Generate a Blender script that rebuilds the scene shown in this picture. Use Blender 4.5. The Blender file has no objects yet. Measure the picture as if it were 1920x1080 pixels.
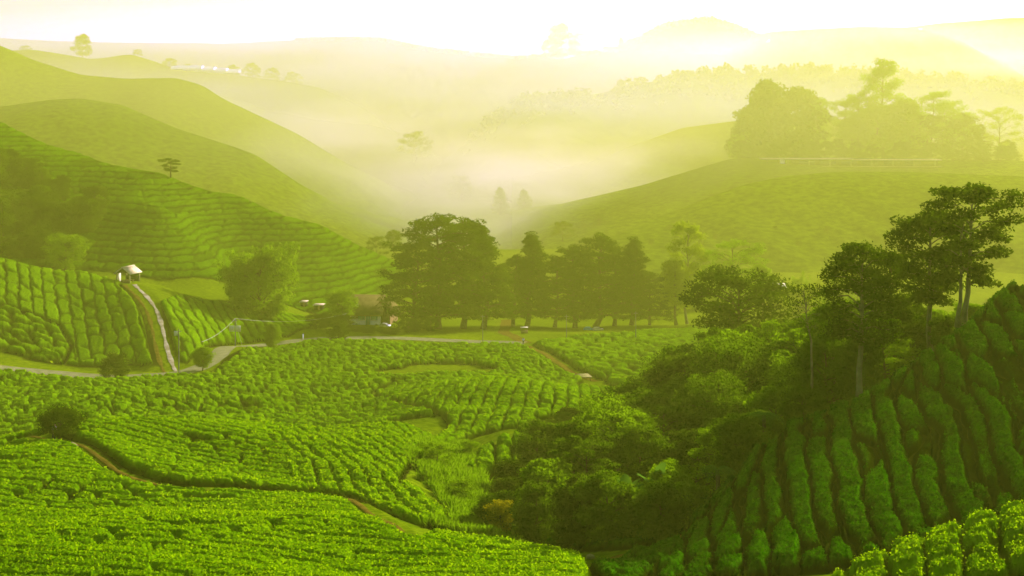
import bpy, math, random
import numpy as np
R = math.radians
S = bpy.context.scene
COL = S.collection
random.seed(7)
RNG = np.random.default_rng(11)

# ------------------------------------------------------------------ camera, sky, sun, exposure
F, CX, HY = 2318.0, 960.0, 200.0        # focal length in photo pixels, centre column, eye level row
cam_d = bpy.data.cameras.new('camera')
cam_d.sensor_width = 36.0
cam_d.lens = 36.0 * F / 1920.0
cam_d.shift_y = -(540.0 - HY) / 1920.0
cam_d.clip_start, cam_d.clip_end = 0.5, 9000.0
cam = bpy.data.objects.new('camera', cam_d)
cam.rotation_euler = (R(90), 0, 0)
COL.objects.link(cam)
S.camera = cam

SUN_AZ, SUN_EL = 45.0, 22.0             # degrees to the right of the view direction, degrees up
W = bpy.data.worlds.new('World'); S.world = W
W.use_nodes = True
nt = W.node_tree
bg = nt.nodes['Background']
sky = nt.nodes.new('ShaderNodeTexSky')
sky.sky_type = 'NISHITA'; sky.sun_disc = False
sky.sun_elevation = R(SUN_EL); sky.sun_rotation = R(SUN_AZ)
sky.air_density = 1.0; sky.dust_density = 2.0; sky.ozone_density = 0.5
nt.links.new(sky.outputs['Color'], bg.inputs['Color'])
bg.inputs['Strength'].default_value = 0.056
sd = bpy.data.lights.new('sun', 'SUN')
sd.energy = 5.0; sd.angle = R(0.6); sd.color = (1.0, 0.95, 0.78)
so = bpy.data.objects.new('sun', sd)
so.rotation_euler = (R(-(90 - SUN_EL)), 0, R(-SUN_AZ))
COL.objects.link(so)
S.view_settings.view_transform = 'Standard'
S.view_settings.look = 'None'
S.view_settings.exposure = 1.75
S.view_settings.gamma = 1.0
S.cycles.use_denoising = True
S.cycles.max_bounces = 6
S.cycles.diffuse_bounces = 3
S.cycles.transmission_bounces = 3
S.cycles.volume_bounces = 0
S.cycles.transparent_max_bounces = 6

def SC(Y):
    """distances beyond the near terrain, spread so that the air between the ridges shows"""
    return float(np.interp(Y, [0, 360, 400, 900, 1250, 1400], [0, 360, 500, 1150, 1420, 1570]))
# ------------------------------------------------------------------ helpers
def tag(o, label=None, cat=None, group=None, kind=None):
    if label: o['label'] = label
    if cat: o['category'] = cat
    if group: o['group'] = group
    if kind: o['kind'] = kind
    return o

def link(name, me, mat=None, parent=None, smooth=False):
    if mat is not None: me.materials.append(mat)
    if smooth: me.shade_smooth()
    o = bpy.data.objects.new(name, me)
    COL.objects.link(o)
    if parent is not None: o.parent = parent
    return o

def mesh_np(name, V, Fa, attrs=None):
    """V (n,3); Fa (m,4) or (m,3) numpy index array."""
    me = bpy.data.meshes.new(name)
    V = np.ascontiguousarray(V, dtype=np.float32); Fa = np.ascontiguousarray(Fa, dtype=np.int32)
    k = Fa.shape[1]
    me.vertices.add(len(V)); me.vertices.foreach_set('co', V.ravel())
    me.loops.add(Fa.size); me.loops.foreach_set('vertex_index', Fa.ravel())
    me.polygons.add(len(Fa))
    me.polygons.foreach_set('loop_start', np.arange(0, Fa.size, k, dtype=np.int32))
    for n, a in (attrs or {}).items():
        at = me.attributes.new(n, 'FLOAT', 'POINT')
        at.data.foreach_set('value', np.ascontiguousarray(a, dtype=np.float32))
    me.update(calc_edges=True)
    return me

def _hash(ix, iy, seed):
    h = (ix.astype(np.int64) * 374761393 + iy.astype(np.int64) * 668265263 + seed * 1442695041) & 0xFFFFFFFF
    h = ((h ^ (h >> 13)) * 1274126177) & 0xFFFFFFFF
    h = h ^ (h >> 16)
    return (h & 0xFFFFFF).astype(np.float64) / 0xFFFFFF

def vnoise(x, y, seed=0):
    x = np.asarray(x, float); y = np.asarray(y, float)
    ix = np.floor(x); iy = np.floor(y); fx = x - ix; fy = y - iy
    fx = fx * fx * (3 - 2 * fx); fy = fy * fy * (3 - 2 * fy)
    a = _hash(ix, iy, seed); b = _hash(ix + 1, iy, seed); c = _hash(ix, iy + 1, seed); d = _hash(ix + 1, iy + 1, seed)
    return (a * (1 - fx) + b * fx) * (1 - fy) + (c * (1 - fx) + d * fx) * fy - 0.5

def fbm(x, y, seed=0, octv=3):
    s = 0; a = 1.0
    for k in range(octv):
        s = s + a * vnoise(x * 2 ** k + 17.3 * k, y * 2 ** k - 9.1 * k, seed + k); a *= 0.5
    return s

def smooth(a, b, x):
    t = np.clip((x - a) / (b - a), 0, 1)
    return t * t * (3 - 2 * t)

def tps_fit(P, v, lam=0.0):
    P = np.asarray(P, float); v = np.asarray(v, float); n = len(P)
    d2 = ((P[:, None, :] - P[None, :, :]) ** 2).sum(2)
    K = 0.5 * d2 * np.log(d2 + 1e-12) + lam * np.eye(n)
    A = np.zeros((n + 3, n + 3)); A[:n, :n] = K; A[:n, n] = 1; A[:n, n + 1:] = P
    A[n, :n] = 1; A[n + 1:, :n] = P.T
    w = np.linalg.solve(A, np.concatenate([v, [0, 0, 0]]))
    return P, w

def tps_eval(fit, Q):
    P, w = fit; n = len(P); out = np.empty(len(Q))
    for s in range(0, len(Q), 20000):
        q = Q[s:s + 20000]
        d2 = ((q[:, None, :] - P[None, :, :]) ** 2).sum(2)
        out[s:s + 20000] = (0.5 * d2 * np.log(d2 + 1e-12)) @ w[:n] + w[n] + q @ w[n + 1:]
    return out

def in_poly(x, y, poly):
    ins = np.zeros(x.shape, bool); n = len(poly); j = n - 1
    for i in range(n):
        xi, yi = poly[i]; xj, yj = poly[j]
        c = ((yi > y) != (yj > y)) & (x < (xj - xi) * (y - yi) / (yj - yi + 1e-12) + xi)
        ins ^= c; j = i
    return ins

def seg_dist(x, y, pts, closed=False):
    """distance to a polyline, and the line's third value (if any) at the nearest point"""
    best = np.full(x.shape, 1e9); val = np.zeros(x.shape)
    pts = [tuple(p) for p in pts]
    prs = list(zip(pts, pts[1:] + pts[:1])) if closed else list(zip(pts[:-1], pts[1:]))
    for a, b in prs:
        dx, dy = b[0] - a[0], b[1] - a[1]
        t = np.clip(((x - a[0]) * dx + (y - a[1]) * dy) / (dx * dx + dy * dy + 1e-9), 0, 1)
        d = np.hypot(x - a[0] - t * dx, y - a[1] - t * dy)
        m = d < best
        best[m] = d[m]
        if len(a) > 2: val[m] = (a[2] + t * (b[2] - a[2]))[m]
    return best, val

# ------------------------------------------------------------------ the near terrain: profiles of the valley (column; distance, row)
VF = lambda Y: (Y, HY + 55.0 * F / Y)
PROF = {
 -200: [(27,1240),(30,1180),(38,1085),(50,980),(62,890),(70,850),(77,838),(88,845),(105,832),(125,785),(140,735),(155,690),(162,672),(168,655),(175,630),(190,545),(205,470),(212,455),(225,465),(245,400),(265,310),(285,220),(300,160),(320,200),(360,290),(480,440)],
 0: [(27,1240),(30,1180),(38,1080),(50,980),(62,890),(70,848),(77,830),(88,838),(105,828),(112,812),(125,780),(140,740),(155,700),(160,690),(165,685),(168,672),(172,655),(185,580),(200,510),(207,490),(220,505),(232,498),(250,430),(265,370),(280,300),(292,250),(300,232),(320,265),(360,350),(480,450)],
 150: [(27,1235),(30,1175),(38,1080),(50,985),(62,895),(69,848),(75,812),(79,800),(90,815),(108,804),(125,765),(140,735),(156,710),(160,705),(166,700),(170,685),(175,665),(188,600),(200,540),(206,515),(218,528),(232,512),(250,440),(265,385),(280,335),(295,292),(315,325),(360,420),(480,465)],
 300: [(27,1230),(30,1170),(38,1080),(48,1000),(58,930),(62,908),(70,850),(78,812),(82,802),(95,814),(112,803),(125,775),(140,740),(154,709),(158,703),(166,696),(170,682),(180,630),(192,575),(202,542),(206,535),(218,543),(230,530),(240,480),(252,420),(258,388),(264,394),(272,370),(285,338),(290,330),(312,370),(360,470),(480,465)],
 450: [(27,1230),(30,1165),(38,1075),(47,1005),(56,945),(60,925),(64,912),(74,850),(84,808),(88,803),(100,815),(114,806),(126,780),(145,735),(165,690),(182,660),(187,653),(193,647),(197,635),(204,610),(212,580),(220,560),(228,553),(238,542),(248,515),(254,505),(260,508),(270,460),(283,395),(288,373),(310,420),(360,510),VF(480)],
 600: [(27,1230),(30,1165),(38,1072),(46,1010),(53,965),(57,942),(61,928),(66,905),(76,855),(84,828),(89,819),(98,830),(112,812),(122,798),(135,770),(150,735),(170,690),(188,655),(198,640),(202,635),(207,630),(211,622),(220,613),(232,606),(245,590),(250,570),(258,545),(268,505),(280,450),(287,428),(310,470),(360,535),VF(480)],
 750: [(27,1230),(30,1165),(38,1072),(46,1018),(52,985),(56,970),(62,940),(72,890),(82,850),(90,825),(97,806),(106,806),(114,795),(125,775),(138,750),(150,735),(165,705),(180,675),(196,645),(203,637),(206,634),(211,629),(222,618),(240,610),(262,600),(280,560),(290,515),(298,498),(315,530),(360,560),VF(480)],
 850: [(27,1240),(30,1170),(38,1075),(46,1030),(50,1022),(53,1025),(58,1010),(66,960),(76,905),(86,870),(95,848),(101,830),(110,795),(122,752),(132,726),(138,716),(148,725),(158,716),(168,700),(182,672),(197,648),(204,640),(208,637),(214,630),(226,620),(245,612),(265,602),(300,585),VF(360),VF(480)],
 950: [(27,1250),(30,1175),(38,1085),(44,1045),(48,1035),(52,1042),(57,1030),(65,985),(74,945),(82,900),(90,848),(97,812),(102,815),(108,798),(118,765),(130,728),(136,714),(146,722),(160,712),(172,690),(186,665),(199,648),(205,642),(209,639),(216,630),(228,622),(245,615),(265,604),(300,585),VF(360),VF(480)],
 1050: [(27,1250),(30,1175),(37,1085),(41,1060),(45,1048),(49,1065),(54,1050),(60,1012),(68,975),(78,925),(88,880),(98,835),(108,790),(120,755),(130,735),(137,727),(147,735),(160,722),(175,690),(190,662),(202,648),(208,641),(215,632),(228,625),(245,618),(265,606),(300,585),VF(360),VF(480)],
 1150: [(27,1230),(30,1170),(36,1110),(40,1085),(44,1072),(48,1055),(53,1035),(58,1012),(66,980),(78,925),(90,880),(105,830),(120,775),(135,745),(150,735),(165,712),(180,685),(195,662),(210,640),(228,625),(250,612),(270,603),(300,585),VF(360),VF(480)],
 1300: [(27,1230),(30,1160),(36,1095),(40,1060),(44,1030),(47,1008),(50,995),(55,1000),(62,975),(72,940),(85,900),(100,850),(120,795),(140,755),(160,720),(180,690),(200,665),(220,640),(245,618),(270,603),(300,585),VF(360),VF(480)],
 1450: [(27,1230),(30,1160),(36,1075),(42,980),(47,905),(51,855),(54,832),(58,850),(66,855),(85,820),(100,800),(130,745),(160,715),(200,665),(245,620),(300,580),VF(360),VF(480)],
 1600: [(27,1200),(31,1100),(33,1075),(35,1072),(42,955),(48,870),(53,805),(57,765),(62,770),(75,775),(95,755),(130,725),(160,705),(200,660),(245,615),(300,580),VF(360),VF(480)],
 1750: [(27,1150),(30,1080),(32,1045),(34,1025),(36,1030),(38,1002),(42,925),(48,835),(54,750),(58,695),(61,662),(66,675),(80,700),(100,710),(130,700),(160,690),(200,650),(245,610),(300,580),VF(360),VF(480)],
 1900: [(27,1120),(30,1050),(32,1010),(34,986),(36,992),(38,965),(42,890),(48,780),(54,680),(60,595),(64,556),(67,545),(72,560),(85,600),(110,640),(160,660),(200,640),(245,605),(300,575),VF(360),VF(480)],
 2100: [(27,1060),(31,980),(34,930),(36,935),(40,850),(46,750),(54,640),(60,560),(66,510),(70,498),(76,520),(100,600),(160,650),(200,640),(245,605),(300,575),VF(360),VF(480)],
}
PROF[2500] = PROF[2100]; PROF[-600] = PROF[-200]
_p, _v = [], []
for U0, L in PROF.items():
    for Y0, py0 in L:
        _p.append((U0 / 150.0, math.log(Y0) * 10.0)); _v.append(py0)
_fit = tps_fit(_p, _v, 0.002)
LU = np.arange(-560, 2521, 5.0)
LV = np.arange(math.log(27.0), math.log(480.0), 0.0065)
gU, gV = np.meshgrid(LU, LV)
LPY = tps_eval(_fit, np.stack([gU.ravel() / 150.0, gV.ravel() * 10.0], 1)).reshape(gU.shape)
LY = np.exp(gV); LX = (gU - CX) / F * LY
LZ = -(LPY - HY) / F * LY
LZ += 0.5 * fbm(LX / 14.0, LY / 14.0, 3) * smooth(30, 60, LY)
LZ += 2.3 * fbm(LX / 20.0, (LY + 0.35 * LX) / 8.5, 4, 2) * (1 - smooth(66, 88, LY)) * (1 - smooth(640, 900, gU)) * smooth(30, 38, LY)
LZ += 1.5 * fbm((LX + 0.5 * LY) / 16.0, (LY - 0.3 * LX) / 14.0, 6, 2) * smooth(100, 118, LY) * (1 - smooth(132, 152, LY)) * (1 - smooth(1150, 1300, gU))

def _bil(U, V, A):
    i = np.clip((U - LU[0]) / 5.0, 0, len(LU) - 1.001); j = np.clip((V - LV[0]) / 0.0065, 0, len(LV) - 1.001)
    i0 = i.astype(int); j0 = j.astype(int); fi = i - i0; fj = j - j0
    return (A[j0, i0] * (1 - fi) + A[j0, i0 + 1] * fi) * (1 - fj) + (A[j0 + 1, i0] * (1 - fi) + A[j0 + 1, i0 + 1] * fi) * fj

def gz(x, y):
    """height of the ground at a point of the plan"""
    x = np.atleast_1d(np.asarray(x, float)); y = np.atleast_1d(np.asarray(y, float))
    return _bil(CX + F * x / y, np.log(y), LZ)

def at(px, py):
    """the ground point the photograph shows at a pixel"""
    col = np.array([float(px)] * len(LV))
    rows = HY - F * _bil(col, LV, LZ) / np.exp(LV)
    k = np.nonzero(rows <= py)[0]
    k = int(k[0]) if len(k) else len(LV) - 1
    if k == 0: Y = math.exp(LV[0])
    else:
        a, b = rows[k - 1], rows[k]
        Y = math.exp(LV[k - 1] + (LV[k] - LV[k - 1]) * (a - py) / (a - b + 1e-9))
    x = (px - CX) / F * Y
    return (x, Y, float(gz(x, Y)[0]))

def pl(*pts):
    """plan polygon from pixels (px, py) or (column, distance, 0)"""
    out = []
    for p in pts:
        if len(p) == 3: out.append(((p[0] - CX) / F * p[1], p[1]))
        else: out.append(at(*p)[:2])
    return out

# roads and tracks: centre lines (plan + height), the ground is levelled to them
def line3(*pts):
    P = [at(*p) if len(p) == 2 else ((p[0] - CX) / F * p[1], p[1], float(gz((p[0] - CX) / F * p[1], p[1])[0])) for p in pts]
    return P

def smooth_line(P, n=6, it=2):
    P = np.array(P, float)
    out = []
    for i in range(len(P) - 1):
        p0 = P[max(i - 1, 0)]; p1 = P[i]; p2 = P[i + 1]; p3 = P[min(i + 2, len(P) - 1)]
        for t in np.linspace(0, 1, n, endpoint=False):
            out.append(0.5 * ((2 * p1) + (-p0 + p2) * t + (2 * p0 - 5 * p1 + 4 * p2 - p3) * t * t + (-p0 + 3 * p1 - 3 * p2 + p3) * t ** 3))
    out.append(P[-1]); out = np.array(out)
    z = out[:, 2].copy()
    for _ in range(8 * it):
        z[1:-1] = 0.25 * z[:-2] + 0.5 * z[1:-1] + 0.25 * z[2:]
    out[:, 2] = z
    return out

ROAD = smooth_line(line3((-200,159.5,0),(-100,160.5,0),(0,162,0),(100,163,0),(190,162.5,0),(260,162,0),(330,163,0),(375,167,0),(405,174,0),(425,184,0),(450,190,0),(500,196,0),(570,201,0),(640,204,0),(700,206,0),(760,207.5,0),(850,207.5,0),(930,206,0),(985,204.5,0)))
LANE = smooth_line(line3((985,204.5,0),(965,215,0),(945,226,0),(948,245,0),(950,270,0)))
TRACK = smooth_line(line3((322,164.5,0),(315,168,0),(303,176,0),(294,184,0),(284,190,0),(268,195.5,0),(252,199.5,0),(244,202.5,0)))
FOOT = smooth_line(line3((985,648),(1020,663),(1060,690),(1095,708),(1120,716)))
PATH = smooth_line(line3((60,820),(110,829),(150,836),(185,856),(215,880),(250,898),(300,911),(350,920),(430,921),(500,926),(560,929),(610,933),(660,947),(700,966),(740,993),(770,1012)))
PATHB = smooth_line(line3((1110,1062),(1150,1048),(1200,1036),(1250,1018),(1290,1002)))
for L, w, fall in ((ROAD, 2.4, 2.2), (LANE, 1.8, 2.0), (TRACK, 1.9, 1.6), (PATH, 0.5, 0.5)):
    d, z = seg_dist(LX, LY, L)
    m = 1 - smooth(w, w + fall, d)
    LZ = LZ * (1 - m) + z * m

# ------------------------------------------------------------------ materials
def nodes(name):
    m = bpy.data.materials.new(name); m.use_nodes = True
    t = m.node_tree; t.nodes.clear()
    out = t.nodes.new('ShaderNodeOutputMaterial')
    return m, t, out

def N(t, typ, **kw):
    n = t.nodes.new(typ)
    for k, v in kw.items():
        if k in n.inputs.keys(): n.inputs[k].default_value = v
        else: setattr(n, k, v)
    return n

def noise_ramp(t, scale, cols, detail=3.0, coord='Object', rough=0.55):
    tc = N(t, 'ShaderNodeTexCoord')
    nz = N(t, 'ShaderNodeTexNoise', Scale=scale, Detail=detail, Roughness=rough)
    t.links.new(tc.outputs[coord], nz.inputs['Vector'])
    rp = N(t, 'ShaderNodeValToRGB')
    e = rp.color_ramp.elements
    while len(e) < len(cols): e.new(0.5)
    for el, (p, c) in zip(e, cols):
        el.position = p; el.color = (*c, 1)
    t.links.new(nz.outputs['Fac'], rp.inputs['Fac'])
    return rp, nz

def leafy(name, dark, light, trans, tmix=0.35, scale=6.0, bump=0.5, fine=None, rough=0.55, attr=None, low=None):
    """foliage: diffuse + translucent, two scales of leaf colour"""
    m, t, out = nodes(name)
    rp, nz = noise_ramp(t, scale, [(0.34, dark), (0.66, light)], 4.0)
    col = rp.outputs['Color']
    rb, nb = noise_ramp(t, scale * 0.03, [(0.3, (0.72, 0.78, 0.7)), (0.7, (1.15, 1.1, 1.0))], 2.0)
    mx = N(t, 'ShaderNodeMix', data_type='RGBA', blend_type='MULTIPLY'); mx.inputs['Factor'].default_value = 1.0
    t.links.new(col, mx.inputs[6]); t.links.new(rb.outputs['Color'], mx.inputs[7]); col = mx.outputs[2]
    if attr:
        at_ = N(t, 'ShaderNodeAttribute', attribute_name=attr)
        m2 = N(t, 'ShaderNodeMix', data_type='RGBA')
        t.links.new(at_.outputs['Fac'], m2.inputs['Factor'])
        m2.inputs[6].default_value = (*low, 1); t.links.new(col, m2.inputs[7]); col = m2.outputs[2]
    pb = N(t, 'ShaderNodeBsdfDiffuse')
    t.links.new(col, pb.inputs['Color'])
    tr = N(t, 'ShaderNodeBsdfTranslucent'); tr.inputs['Color'].default_value = (*trans, 1)
    if bump:
        bp = N(t, 'ShaderNodeBump', Strength=bump, Distance=0.12)
        t.links.new(nz.outputs['Fac'], bp.inputs['Height'])
        t.links.new(bp.outputs['Normal'], pb.inputs['Normal'])
    ms = N(t, 'ShaderNodeMixShader'); ms.inputs[0].default_value = tmix
    t.links.new(pb.outputs[0], ms.inputs[1]); t.links.new(tr.outputs[0], ms.inputs[2])
    t.links.new(ms.outputs[0], out.inputs['Surface'])
    return m

def plain(name, cols, scale=3.0, rough=0.8, spec=0.3, bump=0.0, metal=0.0):
    m, t, out = nodes(name)
    rp, nz = noise_ramp(t, scale, [(0.3, cols[0]), (0.7, cols[1])], 4.0)
    if spec < 0.35:
        pb = N(t, 'ShaderNodeBsdfDiffuse'); t.links.new(rp.outputs['Color'], pb.inputs['Color'])
    else:
        pb = N(t, 'ShaderNodeBsdfPrincipled', Roughness=rough, Metallic=metal); pb.inputs['Specular IOR Level'].default_value = spec
        t.links.new(rp.outputs['Color'], pb.inputs['Base Color'])
    if bump:
        bp = N(t, 'ShaderNodeBump', Strength=bump, Distance=0.1)
        t.links.new(nz.outputs['Fac'], bp.inputs['Height']); t.links.new(bp.outputs['Normal'], pb.inputs['Normal'])
    t.links.new(pb.outputs[0], out.inputs['Surface'])
    return m

M = {}
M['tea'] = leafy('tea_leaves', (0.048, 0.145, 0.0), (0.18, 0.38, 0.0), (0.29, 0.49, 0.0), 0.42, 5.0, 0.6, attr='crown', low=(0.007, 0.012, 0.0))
M['tea_shaded'] = leafy('tea_leaves_shaded', (0.008, 0.052, 0.0), (0.034, 0.14, 0.0), (0.06, 0.20, 0.0), 0.14, 6.0, 0.6, attr='crown', low=(0.007, 0.012, 0.0))  # darker copy of the tea leaves, shade of the slope put into the colour
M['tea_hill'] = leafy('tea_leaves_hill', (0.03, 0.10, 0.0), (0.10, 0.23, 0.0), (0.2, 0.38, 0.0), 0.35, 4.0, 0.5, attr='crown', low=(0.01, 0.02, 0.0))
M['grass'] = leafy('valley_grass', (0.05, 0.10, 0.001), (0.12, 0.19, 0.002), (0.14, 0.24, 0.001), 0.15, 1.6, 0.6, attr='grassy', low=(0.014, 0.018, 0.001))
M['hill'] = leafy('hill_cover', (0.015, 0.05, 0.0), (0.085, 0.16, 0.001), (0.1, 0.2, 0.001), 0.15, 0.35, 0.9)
M['asphalt'] = plain('road_surface', ((0.11, 0.125, 0.035), (0.18, 0.185, 0.065)), 1.2, 0.7, 0.1)
M['dirt'] = plain('dirt', ((0.05, 0.045, 0.003), (0.12, 0.095, 0.008)), 1.5, 0.9, 0.2, 0.3)
M['concrete_track'] = plain('pale_concrete', ((0.16, 0.14, 0.05), (0.36, 0.33, 0.18)), 0.8, 0.5, 0.1)

# ------------------------------------------------------------------ ground sheets
nj, ni = LZ.shape
idx = np.arange(nj * ni).reshape(nj, ni)
quads = np.stack([idx[:-1, :-1], idx[:-1, 1:], idx[1:, 1:], idx[1:, :-1]], -1).reshape(-1, 4)
g = link('ground', mesh_np('ground', np.stack([LX, LY, LZ], -1).reshape(-1, 3), quads), M['grass'], smooth=True)
tag(g, kind='structure')
fx = np.linspace(-1500, 1500, 60); fy = np.linspace(-40, 2700, 60)
ax, ay = np.meshgrid(fx, fy)
az = -62.0 + 0 * ax
ii = np.arange(3600).reshape(60, 60)
vf = link('valley_ground', mesh_np('valley_ground', np.stack([ax, ay, az], -1).reshape(-1, 3), np.stack([ii[:-1, :-1], ii[:-1, 1:], ii[1:, 1:], ii[1:, :-1]], -1).reshape(-1, 4)), M['hill'])
tag(vf, kind='structure')

def ribbon(name, L, w, mat, lift=0.05, offs=0.0, kind='structure', wob=0.1, drape=False):
    L = np.asarray(L); T = np.gradient(L[:, :2], axis=0); T /= np.linalg.norm(T, axis=1)[:, None] + 1e-9
    Nn = np.stack([-T[:, 1], T[:, 0]], 1); k = 5; V = []
    for i in range(len(L)):
        ww = w * (1 + wob * math.sin(i * 1.7) + wob * math.sin(i * 0.61 + 2))
        for s in np.linspace(-0.5, 0.5, k):
            q = L[i, :2] + Nn[i] * (offs + s * ww)
            z = max(float(gz(q[0], q[1])[0]), -1e9) if drape else max(float(gz(q[0], q[1])[0]), L[i, 2])
            V.append((q[0], q[1], z + lift + 0.02 * (1 - 4 * s * s)))
    q = np.arange(len(V)).reshape(-1, k)
    Fa = np.stack([q[:-1, :-1], q[1:, :-1], q[1:, 1:], q[:-1, 1:]], -1).reshape(-1, 4)
    return tag(link(name, mesh_np(name, np.array(V), Fa), mat, smooth=True), kind=kind)

ribbon('road', ROAD, 2.7, M['asphalt'], wob=0.04)
ribbon('side_road', LANE, 2.2, M['dirt'], wob=0.06)
ribbon('track', TRACK, 0.5, M['dirt'], 0.06, 0.8, wob=0.3)
ribbon('track', TRACK, 0.55, M['concrete_track'], 0.06, -0.7, wob=0.25)
ribbon('footpath', FOOT, 1.0, M['dirt'], 0.06, drape=True)
ribbon('path', PATH, 0.3, M['dirt'], 0.04, drape=True)
ribbon('path', PATHB, 0.7, M['dirt'], 0.05, drape=True)

# ------------------------------------------------------------------ tea
def leaf_quads(C, size, rng, aspect=0.5, flat=0.0, out=None, droop=0.0):
    """one small pointed leaf at each of the points C"""
    n = len(C)
    u = rng.normal(size=(n, 3))
    if out is not None: u = u * 0.7 + out * 1.2
    u[:, 2] = u[:, 2] * (1 - flat) - droop
    u /= np.linalg.norm(u, axis=1)[:, None] + 1e-9
    w = rng.normal(size=(n, 3)); w[:, 2] *= (1 - flat)
    w -= (w * u).sum(1)[:, None] * u
    w /= np.linalg.norm(w, axis=1)[:, None] + 1e-9
    L = size * rng.uniform(0.6, 1.3, n)[:, None]
    return np.stack([C - u * L * .5, C + w * L * .5 * aspect + u * L * .08, C + u * L * .5, C - w * L * .5 * aspect + u * L * .08], 1)

def cells(a, b, ja, jb, seed):
    """cellular pattern in row coordinates: distance to the nearest border (in cell units) and a random number per cell"""
    ia = np.floor(a); ib = np.floor(b)
    f1 = np.full(a.shape, 9.0); f2 = np.full(a.shape, 9.0); rid = np.zeros(a.shape)
    for db in (-1, 0, 1):
        for da in (-1, 0, 1):
            ca = ia + da; cb = ib + db
            pa = ca + 0.5 + ja * (_hash(ca, cb, seed) - 0.5); pb = cb + 0.5 + jb * (_hash(ca, cb, seed + 5) - 0.5)
            d = np.hypot(a - pa, b - pb)
            m = d < f1
            f2 = np.where(m, f1, np.minimum(f2, d)); rid = np.where(m, _hash(ca, cb, seed + 9), rid); f1 = np.where(m, d, f1)
    return f2 - f1, rid

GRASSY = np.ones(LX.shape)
KEEP_OFF = [(ROAD, 2.6), (LANE, 2.2), (TRACK, 1.6), (FOOT, 1.2), (PATH, 0.5), (PATHB, 0.7)]

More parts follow.
